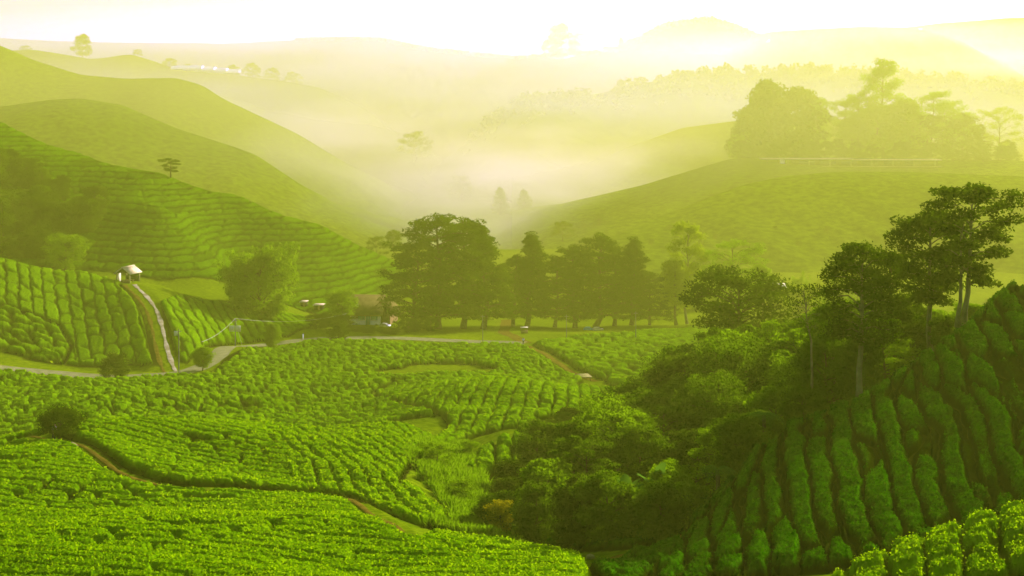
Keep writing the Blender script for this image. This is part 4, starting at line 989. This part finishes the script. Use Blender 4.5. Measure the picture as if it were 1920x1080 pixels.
# long viewing house on the hazy hill
Y = SC(482.0); k = mpp(Y)
t = thing('viewing_house', 'long low viewing house with a thin flat roof and open deck on the hazy hilltop', 'building', ((1595 - CX) * k, Y, -(312 - HY) * k), R(-1.0))
Lh = 330 * k
part('floor_slab', B((0, 0, 0), (Lh, 7, 0.5)), 'wood_pale', t)
part('roof', Geo().box((-Lh * .25, 0, 3.75), (Lh * .52, 8.5, 0.5)).box((Lh * .25, 0, 3.35), (Lh * .5, 8.5, 0.4)), 'tin', t)
part('wall', B((Lh * 0.08, 1.2, 1.7), (Lh * 0.82, 4.0, 2.9)), 'dark', t)
part('end_wall', B((-Lh * 0.39, -1.5, 1.8), (2.4, 0.3, 3.2)), 'white_wall', t)
part('railing', Geo().box((-Lh * .42, -3.4, 1.2), (Lh * 0.16, 0.1, 0.12)).box((-Lh * .42, -3.4, 0.75), (Lh * 0.16, 0.06, 0.08)), 'wood_pale', t)
for q in range(9): part('post', B((-Lh * 0.48 + q * Lh * 0.118, -3.3, 1.9), (0.3, 0.3, 3.3)), 'wood_pale', t)
part('brace', Geo().tube([(-Lh * .46, -2.5, -0.2), (-Lh * .36, -1.0, -6)], [0.35, 0.35]).tube([(-Lh * .40, -2.5, -0.2), (-Lh * .38, -1.0, -6)], [0.3, 0.3]), 'wood_pale', t)
for q in range(6): part('window', B((-Lh * 0.25 + q * Lh * 0.12, -0.85, 1.9), (Lh * 0.09, 0.1, 1.7)), 'glass', t)

# greenhouses on the far slope
hill('hill', [(1330,110,1290),(1390,78,1290),(1440,60,1290),(1520,55,1290),(1620,50,1290),(1720,52,1290),(1770,66,1290),(1830,100,1290)], 300, 200, rough=0.4, seed=15, power=0.4)
def tunnel(w, L):
    an = np.linspace(0, math.pi, 9); V = []
    for y in np.linspace(-L / 2, L / 2, 6):
        for a in an: V.append((math.cos(a) * w / 2, y, math.sin(a) * w * 0.42))
    q = np.arange(54).reshape(6, 9); g = Geo()
    g.add(V, np.stack([q[:-1, :-1], q[:-1, 1:], q[1:, 1:], q[1:, :-1]], -1).reshape(-1, 4))
    for y in (-L / 2, L / 2):
        for i in range(8):
            g.add([(0, y, 0), (math.cos(an[i]) * w / 2, y, math.sin(an[i]) * w * .42), (math.cos(an[i + 1]) * w / 2, y, math.sin(an[i + 1]) * w * .42)], [(0, 1, 2)])
    return g
tm = tunnel(5.8, 50).mesh('greenhouse'); tm.materials.append(M['plastic'])
for q in range(22):
    px = 1448 + q * 13.0; Y = SC(1252.0)
    o = bpy.data.objects.new('greenhouse', tm); COL.objects.link(o)
    o.location = ((px - CX) * mpp(Y), Y, -(74 - q * 0.5 - HY) * mpp(Y)); o.rotation_euler = (R(13), 0, R(-24))
    tag(o, 'white plastic greenhouse tunnel in the row on the far bright slope', 'greenhouse', 'greenhouses on the far slope')
tm2 = tunnel(8, 30).mesh('greenhouse'); tm2.materials.append(M['plastic'])
for q in range(4):
    Y = SC(893.0); o = bpy.data.objects.new('greenhouse', tm2); COL.objects.link(o)
    o.location = ((352 + q * 23 - CX) * mpp(Y), Y, -(129 + q * 2.2 - HY) * mpp(Y) - 0.5); o.rotation_euler = (0, R(3), R(80))
    tag(o, 'pale greenhouse in the short row behind the left hazy hill', 'greenhouse', 'greenhouses behind the left hill')
Y = SC(1240.0); k = mpp(Y)
t = thing('far_house', 'faint pale house on the far skyline right of the big skyline tree', 'house', ((1145 - CX) * k, Y, -(97 - HY) * k - 1), 0)
part('wall', gable_wall(17, 7, 5, 2), 'white_wall', t); part('roof', gable(17, 7, 2.0, 0.6, 0.3), 'tin', t).location = (0, 0, 5)

# poles and wires along the road
def pole(px, base, top, lab, Y, panels=(), wires=None, r=0.07):
    x = (px - CX) * mpp(Y); z = float(gz(x, Y)[0]); ztop = -(top - HY) * mpp(Y)
    h = ztop - z
    t = thing('utility_pole', lab, 'pole', (x, Y, z - 0.2), 0, 'poles along the valley road')
    part('shaft', Geo().tube([(0, 0, 0), (0.02, 0, h * .5), (0, 0, h + 0.2)], [r * 1.2, r, r * 0.8], 8), 'steel', t)
    part('crossarm', B((0, 0, h - 0.1), (0.7, 0.07, 0.08)), 'steel', t)
    for dx, dz, w_, h_ in panels: part('panel', Geo().box((dx, -0.1, h - dz), (w_, 0.06, h_)).box((dx, -0.05, h - dz), (w_ * .2, 0.1, h_ * .4)), 'panel', t)
    return (x, Y, ztop)
pa = pole(335, 702, 617, 'tall grey pole with a pale box on top, below the twin track', 161.0, [(-0.32, 0.35, 0.5, 0.62)])
pb = pole(441, 652, 597, 'pole carrying two pale square panels on the road bend', 190.0, [(-0.48, 1.35, 0.8, 0.9), (0.45, 1.35, 0.8, 0.9)], r=0.06)
pc = pole(905, 640, 590, 'thin pole at the road in front of the tall trees', 205.0, r=0.06)
pd = pole(1062, 640, 590, 'thin pole by the flat field under the second clump of tall trees', 208.0, r=0.06)
pe = pole(1192, 632, 584, 'thin pole at the right end of the flat field', 212.0, r=0.06)
def wire(a, b, sag, lab, r=0.03, end=None):
    a = np.array(a); b = np.array(b); ts = np.linspace(0, 1, 15)
    P = a + (b - a) * ts[:, None]; P[:, 2] -= sag * 4 * ts * (1 - ts)
    tag(link('power_line', Geo().tube(P, [r] * 15, 5).mesh('power_line'), M['panel']), lab, 'wire', 'wires of the valley road')
lo = ((378 - CX) * mpp(176), 176.0, -(641 - HY) * mpp(176))
wire(lo, pb, 0.5, 'sunlit wire sagging from the pole with two panels to the road bend', 0.022)
gq = at(462, 650); wire(pb, (gq[0], 189.0, float(gz(gq[0], 189.0)[0])), 0.0, 'straight guy wire from the pole with two panels to the ground', 0.015)
wire(pb, ((650 - CX) * mpp(225), 225.0, -(588 - HY) * mpp(225)), 0.9, 'long wire from the pole with two panels towards the house', 0.015)

x, y, z = at(568, 637)
t = thing('marker_post', 'short white marker post on the road edge below the house', 'post', (x, y, z), 0)
part('shaft', Geo().box((0, 0, 0.45), (0.2, 0.16, 0.95), 0, 0.85), 'white_wall', t); part('cap', B((0, 0, 0.96), (0.17, 0.15, 0.1)), 'cloth_dark', t)

def car(lab, px, base, Y, mat, rz):
    x = (px - CX) * mpp(Y); z = float(gz(x, Y)[0])
    t = thing('parked_car', lab, 'car', (x, Y, z + 0.05), rz); t.scale = (0.5, 0.5, 0.5)
    prof = [(-2.0, 0.35), (2.0, 0.35), (2.05, 0.75), (1.2, 0.88), (0.55, 1.38), (-1.1, 1.42), (-1.85, 0.92), (-2.05, 0.8)]
    n = len(prof); V = [(a, -0.82, b) for a, b in prof] + [(a, 0.82, b) for a, b in prof]
    g_ = Geo().add(V, [(i, (i + 1) % n, n + (i + 1) % n, n + i) for i in range(n)])
    for o_ in (0, n): g_.add([V[o_ + i] for i in range(n)], [(0, 1, 2, 7), (2, 3, 6, 7), (3, 4, 5, 6)])
    part('body', g_, mat, t)
    part('window', Geo().box((-0.25, 0, 1.12), (1.35, 1.67, 0.32), 0, 0.92), 'glass', t)
    part('windscreen', Geo().add([(1.13, -0.7, 0.95), (1.13, 0.7, 0.95), (0.62, 0.62, 1.36), (0.62, -0.62, 1.36)], [(0, 1, 2, 3)]), 'glass', t)
    for a in (-1.25, 1.3):
        for b in (-0.8, 0.8):
            w = part('wheel', Geo().tube([(a, b - 0.1, 0.32), (a, b + 0.1, 0.32)], [0.32, 0.32], 14), 'rubber', t)
    for b in (-0.6, 0.6): part('headlight', B((2.04, b, 0.66), (0.06, 0.3, 0.14)), 'panel', t)
car('white car parked in the shade between trunks of the second tree clump', 1121, 617, 236.0, 'car_white', R(8))
car('teal car parked left of the white one under the dark trees', 1104, 614, 239.0, 'teal', R(-6))
car('white car beside the brown timber wing of the house', 722, 604, 233.0, 'car_white', R(-20))

# small stall and people
x = (983 - CX) * mpp(222); z = float(gz(x, 222.0)[0])
t = thing('roadside_stall', 'tiny stall with a pale roof beside the trunks at the side road', 'stall', (x, 222.0, z), R(6)); t.scale = (.6, .6, .6)
part('roof', B((0, 0, 1.75), (2.2, 1.4, 0.1)), 'panel', t); part('counter', B((0, -0.5, 0.5), (1.9, 0.4, 0.9)), 'wood', t)
for a in (-0.95, 0.95):
    for b in (-0.6, 0.6): part('post', B((a, b, 0.86), (0.08, 0.08, 1.72)), 'wood', t)

def person(lab, loc, h=1.65, rz=0.0, top='cloth', bend=0.0):
    root = thing('person', lab, 'person', loc, rz)
    k = h / 1.75
    J = {'hip': (0, 0, .95), 'waist': (0, 0, 1.12), 'chest': (0, -.02 - bend * .2, 1.36), 'neck': (0, -.02 - bend * .35, 1.5), 'head': (0, -.03 - bend * .42, 1.62), 'crown': (0, -.02 - bend * .45, 1.72),
         'hl': (.1, 0, .9), 'kl': (.11, -.03, .5), 'al': (.12, .02, .09), 'tl': (.13, -.14, .04), 'hr': (-.1, 0, .9), 'kr': (-.11, -.05, .5), 'ar': (-.12, .05, .09), 'tr': (-.13, -.11, .04),
         'sl': (.19, -.02 - bend * .2, 1.42), 'el': (.27, .02 - bend * .3, 1.14), 'wl': (.26, -.12 - bend * .4, .9), 'fl': (.25, -.15 - bend * .4, .79), 'sr': (-.19, -.02 - bend * .2, 1.42), 'er': (-.27, .02 - bend * .3, 1.14), 'wr': (-.25, -.14 - bend * .4, .9), 'fr': (-.24, -.17 - bend * .4, .79)}
    E = 'hip-waist waist-chest chest-neck neck-head head-crown hip-hl hl-kl kl-al al-tl hip-hr hr-kr kr-ar ar-tr chest-sl sl-el el-wl wl-fl chest-sr sr-er er-wr wr-fr'.split()
    rad = dict(hip=.15, waist=.13, chest=.16, neck=.06, head=.105, crown=.07, hl=.095, kl=.06, al=.045, tl=.035, hr=.095, kr=.06, ar=.045, tr=.035, sl=.06, el=.042, wl=.03, fl=.03, sr=.06, er=.042, wr=.03, fr=.03)
    def skin(name, keys, grow, mat, parent):
        me = bpy.data.meshes.new(name)
        ks = [q for q in J if q in keys]
        me.from_pydata([tuple(c * k for c in J[q]) for q in ks], [(ks.index(a), ks.index(b)) for a, b in (e.split('-') for e in E) if a in ks and b in ks], [])
        o = link(name, me, M[mat], parent)
        o.modifiers.new('skin', 'SKIN')
        lay = me.skin_vertices[0] if len(me.skin_vertices) else me.skin_vertices.new()
        for i, q in enumerate(ks):
            lay.data[i].radius = (rad[q] * k + grow,) * 2
            lay.data[i].use_root = i == 0
        su = o.modifiers.new('subdivision', 'SUBSURF'); su.levels = su.render_levels = 2
        return o
    skin('body', set(J), 0.0, 'skin', root)
    skin('shirt', {'hip', 'waist', 'chest', 'sl', 'sr', 'el', 'er'}, 0.014, top, root)
    skin('trousers', {'hip', 'hl', 'kl', 'al', 'hr', 'kr', 'ar'}, 0.012, 'cloth_dark', root)
    skin('hair', {'crown', 'head'}, 0.004, 'dark', root).location = (0, 0.03, 0.02)
x = (981 - CX) * mpp(203); person('person in a pale top standing at the junction of the road and side road', (x, 203.0, float(gz(x, 203.0)[0]) + 0.05), 1.15, R(20))
x, y, z = at(97, 829); person('bending person in pale top under the round lone tree', (x, y + 0.3, z), 1.1, R(60), bend=0.4)
x, y, z = at(1107, 1049)
o = Geo(); an = np.linspace(0, 6.283, 9)[:-1]
o.tube([(-.28, 0, .1), (-.2, 0.02, .16), (0, 0, .2), (.2, -.02, .17), (.3, 0, .1)], [.03, .15, .19, .15, .03], 9)
r_ = link('sack', o.mesh('sack'), M['wood_pale'], smooth=True); r_.scale = (.6, .6, .6); r_.location = (x, y, z); tag(r_, 'small pale sack lying in the shade at the bottom of the thicket', 'sack')
x, y, z = at(134, 838)
o = Geo().tube([(-.4, 0, .05), (-.2, 0.02, .1), (0, 0, .14), (.2, -.02, .1), (.42, 0, .04)], [.03, .14, .17, .13, .03], 9)
r_ = link('sack', o.mesh('sack'), M['wood_pale'], smooth=True); r_.location = (x, y, z); tag(r_, 'tan sack lying on the dirt path beside the round lone tree', 'sack')

x, y, z = at(1092, 713)
t = thing('plank_platform', 'pale wooden plank platform at the lower end of the footpath', 'platform', (x, y, z + 0.1), R(12))
part('deck', (lambda g: [g.box((0, -0.9 + i * 0.36, 0.5), (2.1, 0.32, 0.08)) for i in range(6)][-1])(Geo()), 'wood_pale', t)
for a in (-0.9, 0.9):
    for b in (-0.8, 0.8): part('post', B((a, b, 0.1), (0.12, 0.12, 0.76)), 'wood', t)

# bananas and tree ferns in the thicket
def banana(px, Y, h, lab, seed):
    rr = np.random.default_rng(seed); x = (px - CX) * mpp(Y); z = float(gz(x, Y)[0])
    t = thing('banana_plant', lab, 'banana plant', (x, Y, z), 0, 'banana plants in the thicket')
    part('stem', Geo().tube([(0, 0, 0), (.03, 0, h * .35), (0, 0, h * .62)], [.13, .1, .06], 9), 'leaf_mid', t, True)
    for i in range(9):
        a = i * 2.4 + rr.uniform(-.3, .3); L = h * rr.uniform(.5, .72); el = rr.uniform(.35, 1.25)
        d = np.array([math.cos(a), math.sin(a), 0]); s_ = np.array([-d[1], d[0], 0]); V = []
        for q in np.linspace(0, 1, 11):
            c = d * L * q * math.cos(el) + np.array([0, 0, h * .6 + L * q * math.sin(el) - L * .55 * q * q * (1.3 - el * .6)])
            w = 0.19 * math.sin(math.pi * min(1, 0.06 + q * 0.94)) ** 0.6 * (0.2 if q < 0.12 else 1) * h * .5
            for m_, dz in ((-1, .35), (0, 0), (1, .35)): V.append(c + s_ * m_ * w * (1 + .15 * rr.normal()) + np.array([0, 0, dz * w * abs(m_)]))
        q_ = np.arange(33).reshape(11, 3)
        part('leaf', Geo().add(V, np.stack([q_[:-1, :-1], q_[1:, :-1], q_[1:, 1:], q_[:-1, 1:]], -1).reshape(-1, 4)), 'banana', t, True)
banana(1226, 60.5, 3.3, 'banana plant with upright paddle leaves in the middle of the thicket', 1)
banana(1178, 57.5, 2.8, 'banana plant with low drooping leaves, left of the upright one', 2)
banana(1110, 55.5, 2.8, 'banana plant leaning over the foot of the thicket, lowest of the three', 3)
def fern(px, Y, h, L, lab, seed):
    rr = np.random.default_rng(seed); x = (px - CX) * mpp(Y); z = float(gz(x, Y)[0])
    t = thing('tree_fern', lab, 'tree fern', (x, Y, z), 0, 'tree ferns in the thicket')
    part('trunk', Geo().tube([(0, 0, 0), (.04, 0, h * .5), (0, 0, h)], [.13, .1, .08], 8), 'bark', t)
    for i in range(9):
        a = i * 2.4 + rr.uniform(-.2, .2); d = np.array([math.cos(a), math.sin(a), 0]); s_ = np.array([-d[1], d[0], 0])
        g_ = Geo(); Q = []
        C = [d * L * q + np.array([0, 0, h + L * (0.55 * q - 0.85 * q * q)]) for q in np.linspace(0.02, 1, 22)]
        g_.tube(C, np.linspace(.02, .005, 22), 4)
        for j in range(2, 22):
            w = L * .3 * math.sin(math.pi * (j / 22) ** .8) + .03
            for m_ in (-1, 1):
                p0 = C[j]; dd = (C[j] - C[j - 1]) * .22
                Q.append([p0 - dd, p0 + s_ * m_ * w + d * w * .3 - np.array([0, 0, .25 * w]), p0 + s_ * m_ * w * 1.03 + d * w * .34 - np.array([0, 0, .27 * w]), p0 + dd])
        g_.quads(np.array(Q)); part('frond', g_, 'banana', t)
fern(1345, 53.5, 1.5, 1.0, 'tree fern with arching fronds at the lower front of the thicket', 4)
fern(1432, 57.5, 2.0, 1.0, 'tree fern by the tea edge, under the dark trees', 5)
fern(1290, 56.0, 1.8, 1.0, 'tree fern half hidden among shrubs, left of the lower one', 6)

# ------------------------------------------------------------------ mist lying in the valley
def mist(label, c, r, density, seed, col=(0.86, 0.95, 0.34)):
    m, t, out = nodes('mist_air')
    v = N(t, 'ShaderNodeVolumePrincipled')
    v.inputs['Color'].default_value = (*col, 1); v.inputs['Absorption Color'].default_value = (1, 1, 1, 1)
    v.inputs['Anisotropy'].default_value = 0.3
    tc = N(t, 'ShaderNodeTexCoord'); mp = N(t, 'ShaderNodeMapping')
    mp.inputs['Location'].default_value = (-c[0] / r[0], -c[1] / r[1], -c[2] / r[2]); mp.inputs['Scale'].default_value = (1 / r[0], 1 / r[1], 1 / r[2])
    t.links.new(tc.outputs['Object'], mp.inputs['Vector'])
    ln = N(t, 'ShaderNodeVectorMath', operation='LENGTH'); t.links.new(mp.outputs[0], ln.inputs[0])
    nz = N(t, 'ShaderNodeTexNoise', Scale=2.2, Detail=3.0); t.links.new(mp.outputs[0], nz.inputs['Vector'])
    ad = N(t, 'ShaderNodeMath', operation='MULTIPLY_ADD'); t.links.new(nz.outputs['Fac'], ad.inputs[0]); ad.inputs[1].default_value = 0.9; t.links.new(ln.outputs['Value'], ad.inputs[2])
    mr = N(t, 'ShaderNodeMapRange', interpolation_type='SMOOTHSTEP')
    mr.inputs['From Min'].default_value = 1.2; mr.inputs['From Max'].default_value = 0.5; mr.inputs['To Max'].default_value = density
    t.links.new(ad.outputs[0], mr.inputs['Value']); t.links.new(mr.outputs[0], v.inputs['Density'])
    t.links.new(v.outputs[0], out.inputs['Volume'])
    a = np.linspace(0, 2 * math.pi, 49)[:-1]; b = np.linspace(-math.pi / 2, math.pi / 2, 25)
    A, Bb = np.meshgrid(a, b)
    w = 1 + 0.06 * fbm(np.cos(A) * 2 + seed, np.sin(A) * 2 + Bb * 1.5, seed)
    V = np.stack([c[0] + r[0] * w * np.cos(A) * np.cos(Bb), c[1] + r[1] * w * np.sin(A) * np.cos(Bb), c[2] + r[2] * w * np.sin(Bb)], -1).reshape(-1, 3)
    q = np.arange(25 * 48).reshape(25, 48); jx = np.roll(q, -1, 1)
    Fa = np.stack([q[:-1], jx[:-1], jx[1:], q[1:]], -1).reshape(-1, 4)
    tag(link('mist', mesh_np('mist', V, Fa), m), label, 'mist', kind='stuff')
mist('bright mist lying in the bend of the valley', ((1010 - CX) * mpp(800), 800, -44), (190, 190, 46), 0.006, 1)
mist('wide pale mist over the far skyline', ((960 - CX) * mpp(1340), 1360, 58), (1500, 240, 92), 0.0058, 3, (0.88, 0.97, 0.72))
mist('thin veil of mist in front of the wooded ridge', ((1250 - CX) * mpp(1010), 1010, 0), (820, 150, 78), 0.0020, 4, (0.76, 0.85, 0.80))
mist('thin veil of mist over the left hills', ((100 - CX) * mpp(980), 990, 0), (420, 180, 80), 0.0026, 5, (0.80, 0.86, 0.55))
mist('low mist spilling from the valley onto the left hill foot', ((640 - CX) * mpp(700), 705, -40), (150, 85, 55), 0.0045, 6)
mist('low glowing mist behind the tall dark trees', ((890 - CX) * mpp(560), 565, -50), (125, 120, 48), 0.0045, 7)
mist('thin mist filling the valley beyond the tall trees', (0, 590, 0), (620, 190, 82), 0.0017, 8, (0.80, 0.88, 0.20))
mist('thin mist between the left hills', ((650 - CX) * mpp(960), 960, -22), (150, 110, 40), 0.005, 2)

# ------------------------------------------------------------------ haze
def haze(density):
    m, t, out = nodes('haze_air')
    v = N(t, 'ShaderNodeVolumePrincipled')
    v.inputs['Color'].default_value = (0.54, 0.665, 0.048, 1)
    v.inputs['Absorption Color'].default_value = (0.30, 0.0, 1, 1)
    v.inputs['Density'].default_value = density
    v.inputs['Anisotropy'].default_value = 0.18
    t.links.new(v.outputs[0], out.inputs['Volume'])
    x0, x1, y0, y1, z0, z1 = -1700, 1700, -60, 2800, -70, 152
    V = np.array([(x, y, z) for z in (z0, z1) for y in (y0, y1) for x in (x0, x1)])
    Fa = np.array([(0, 2, 3, 1), (4, 5, 7, 6), (0, 1, 5, 4), (2, 6, 7, 3), (0, 4, 6, 2), (1, 3, 7, 5)])
    tag(link('haze', mesh_np('haze', V, Fa), m), kind='stuff')
haze(0.00092)
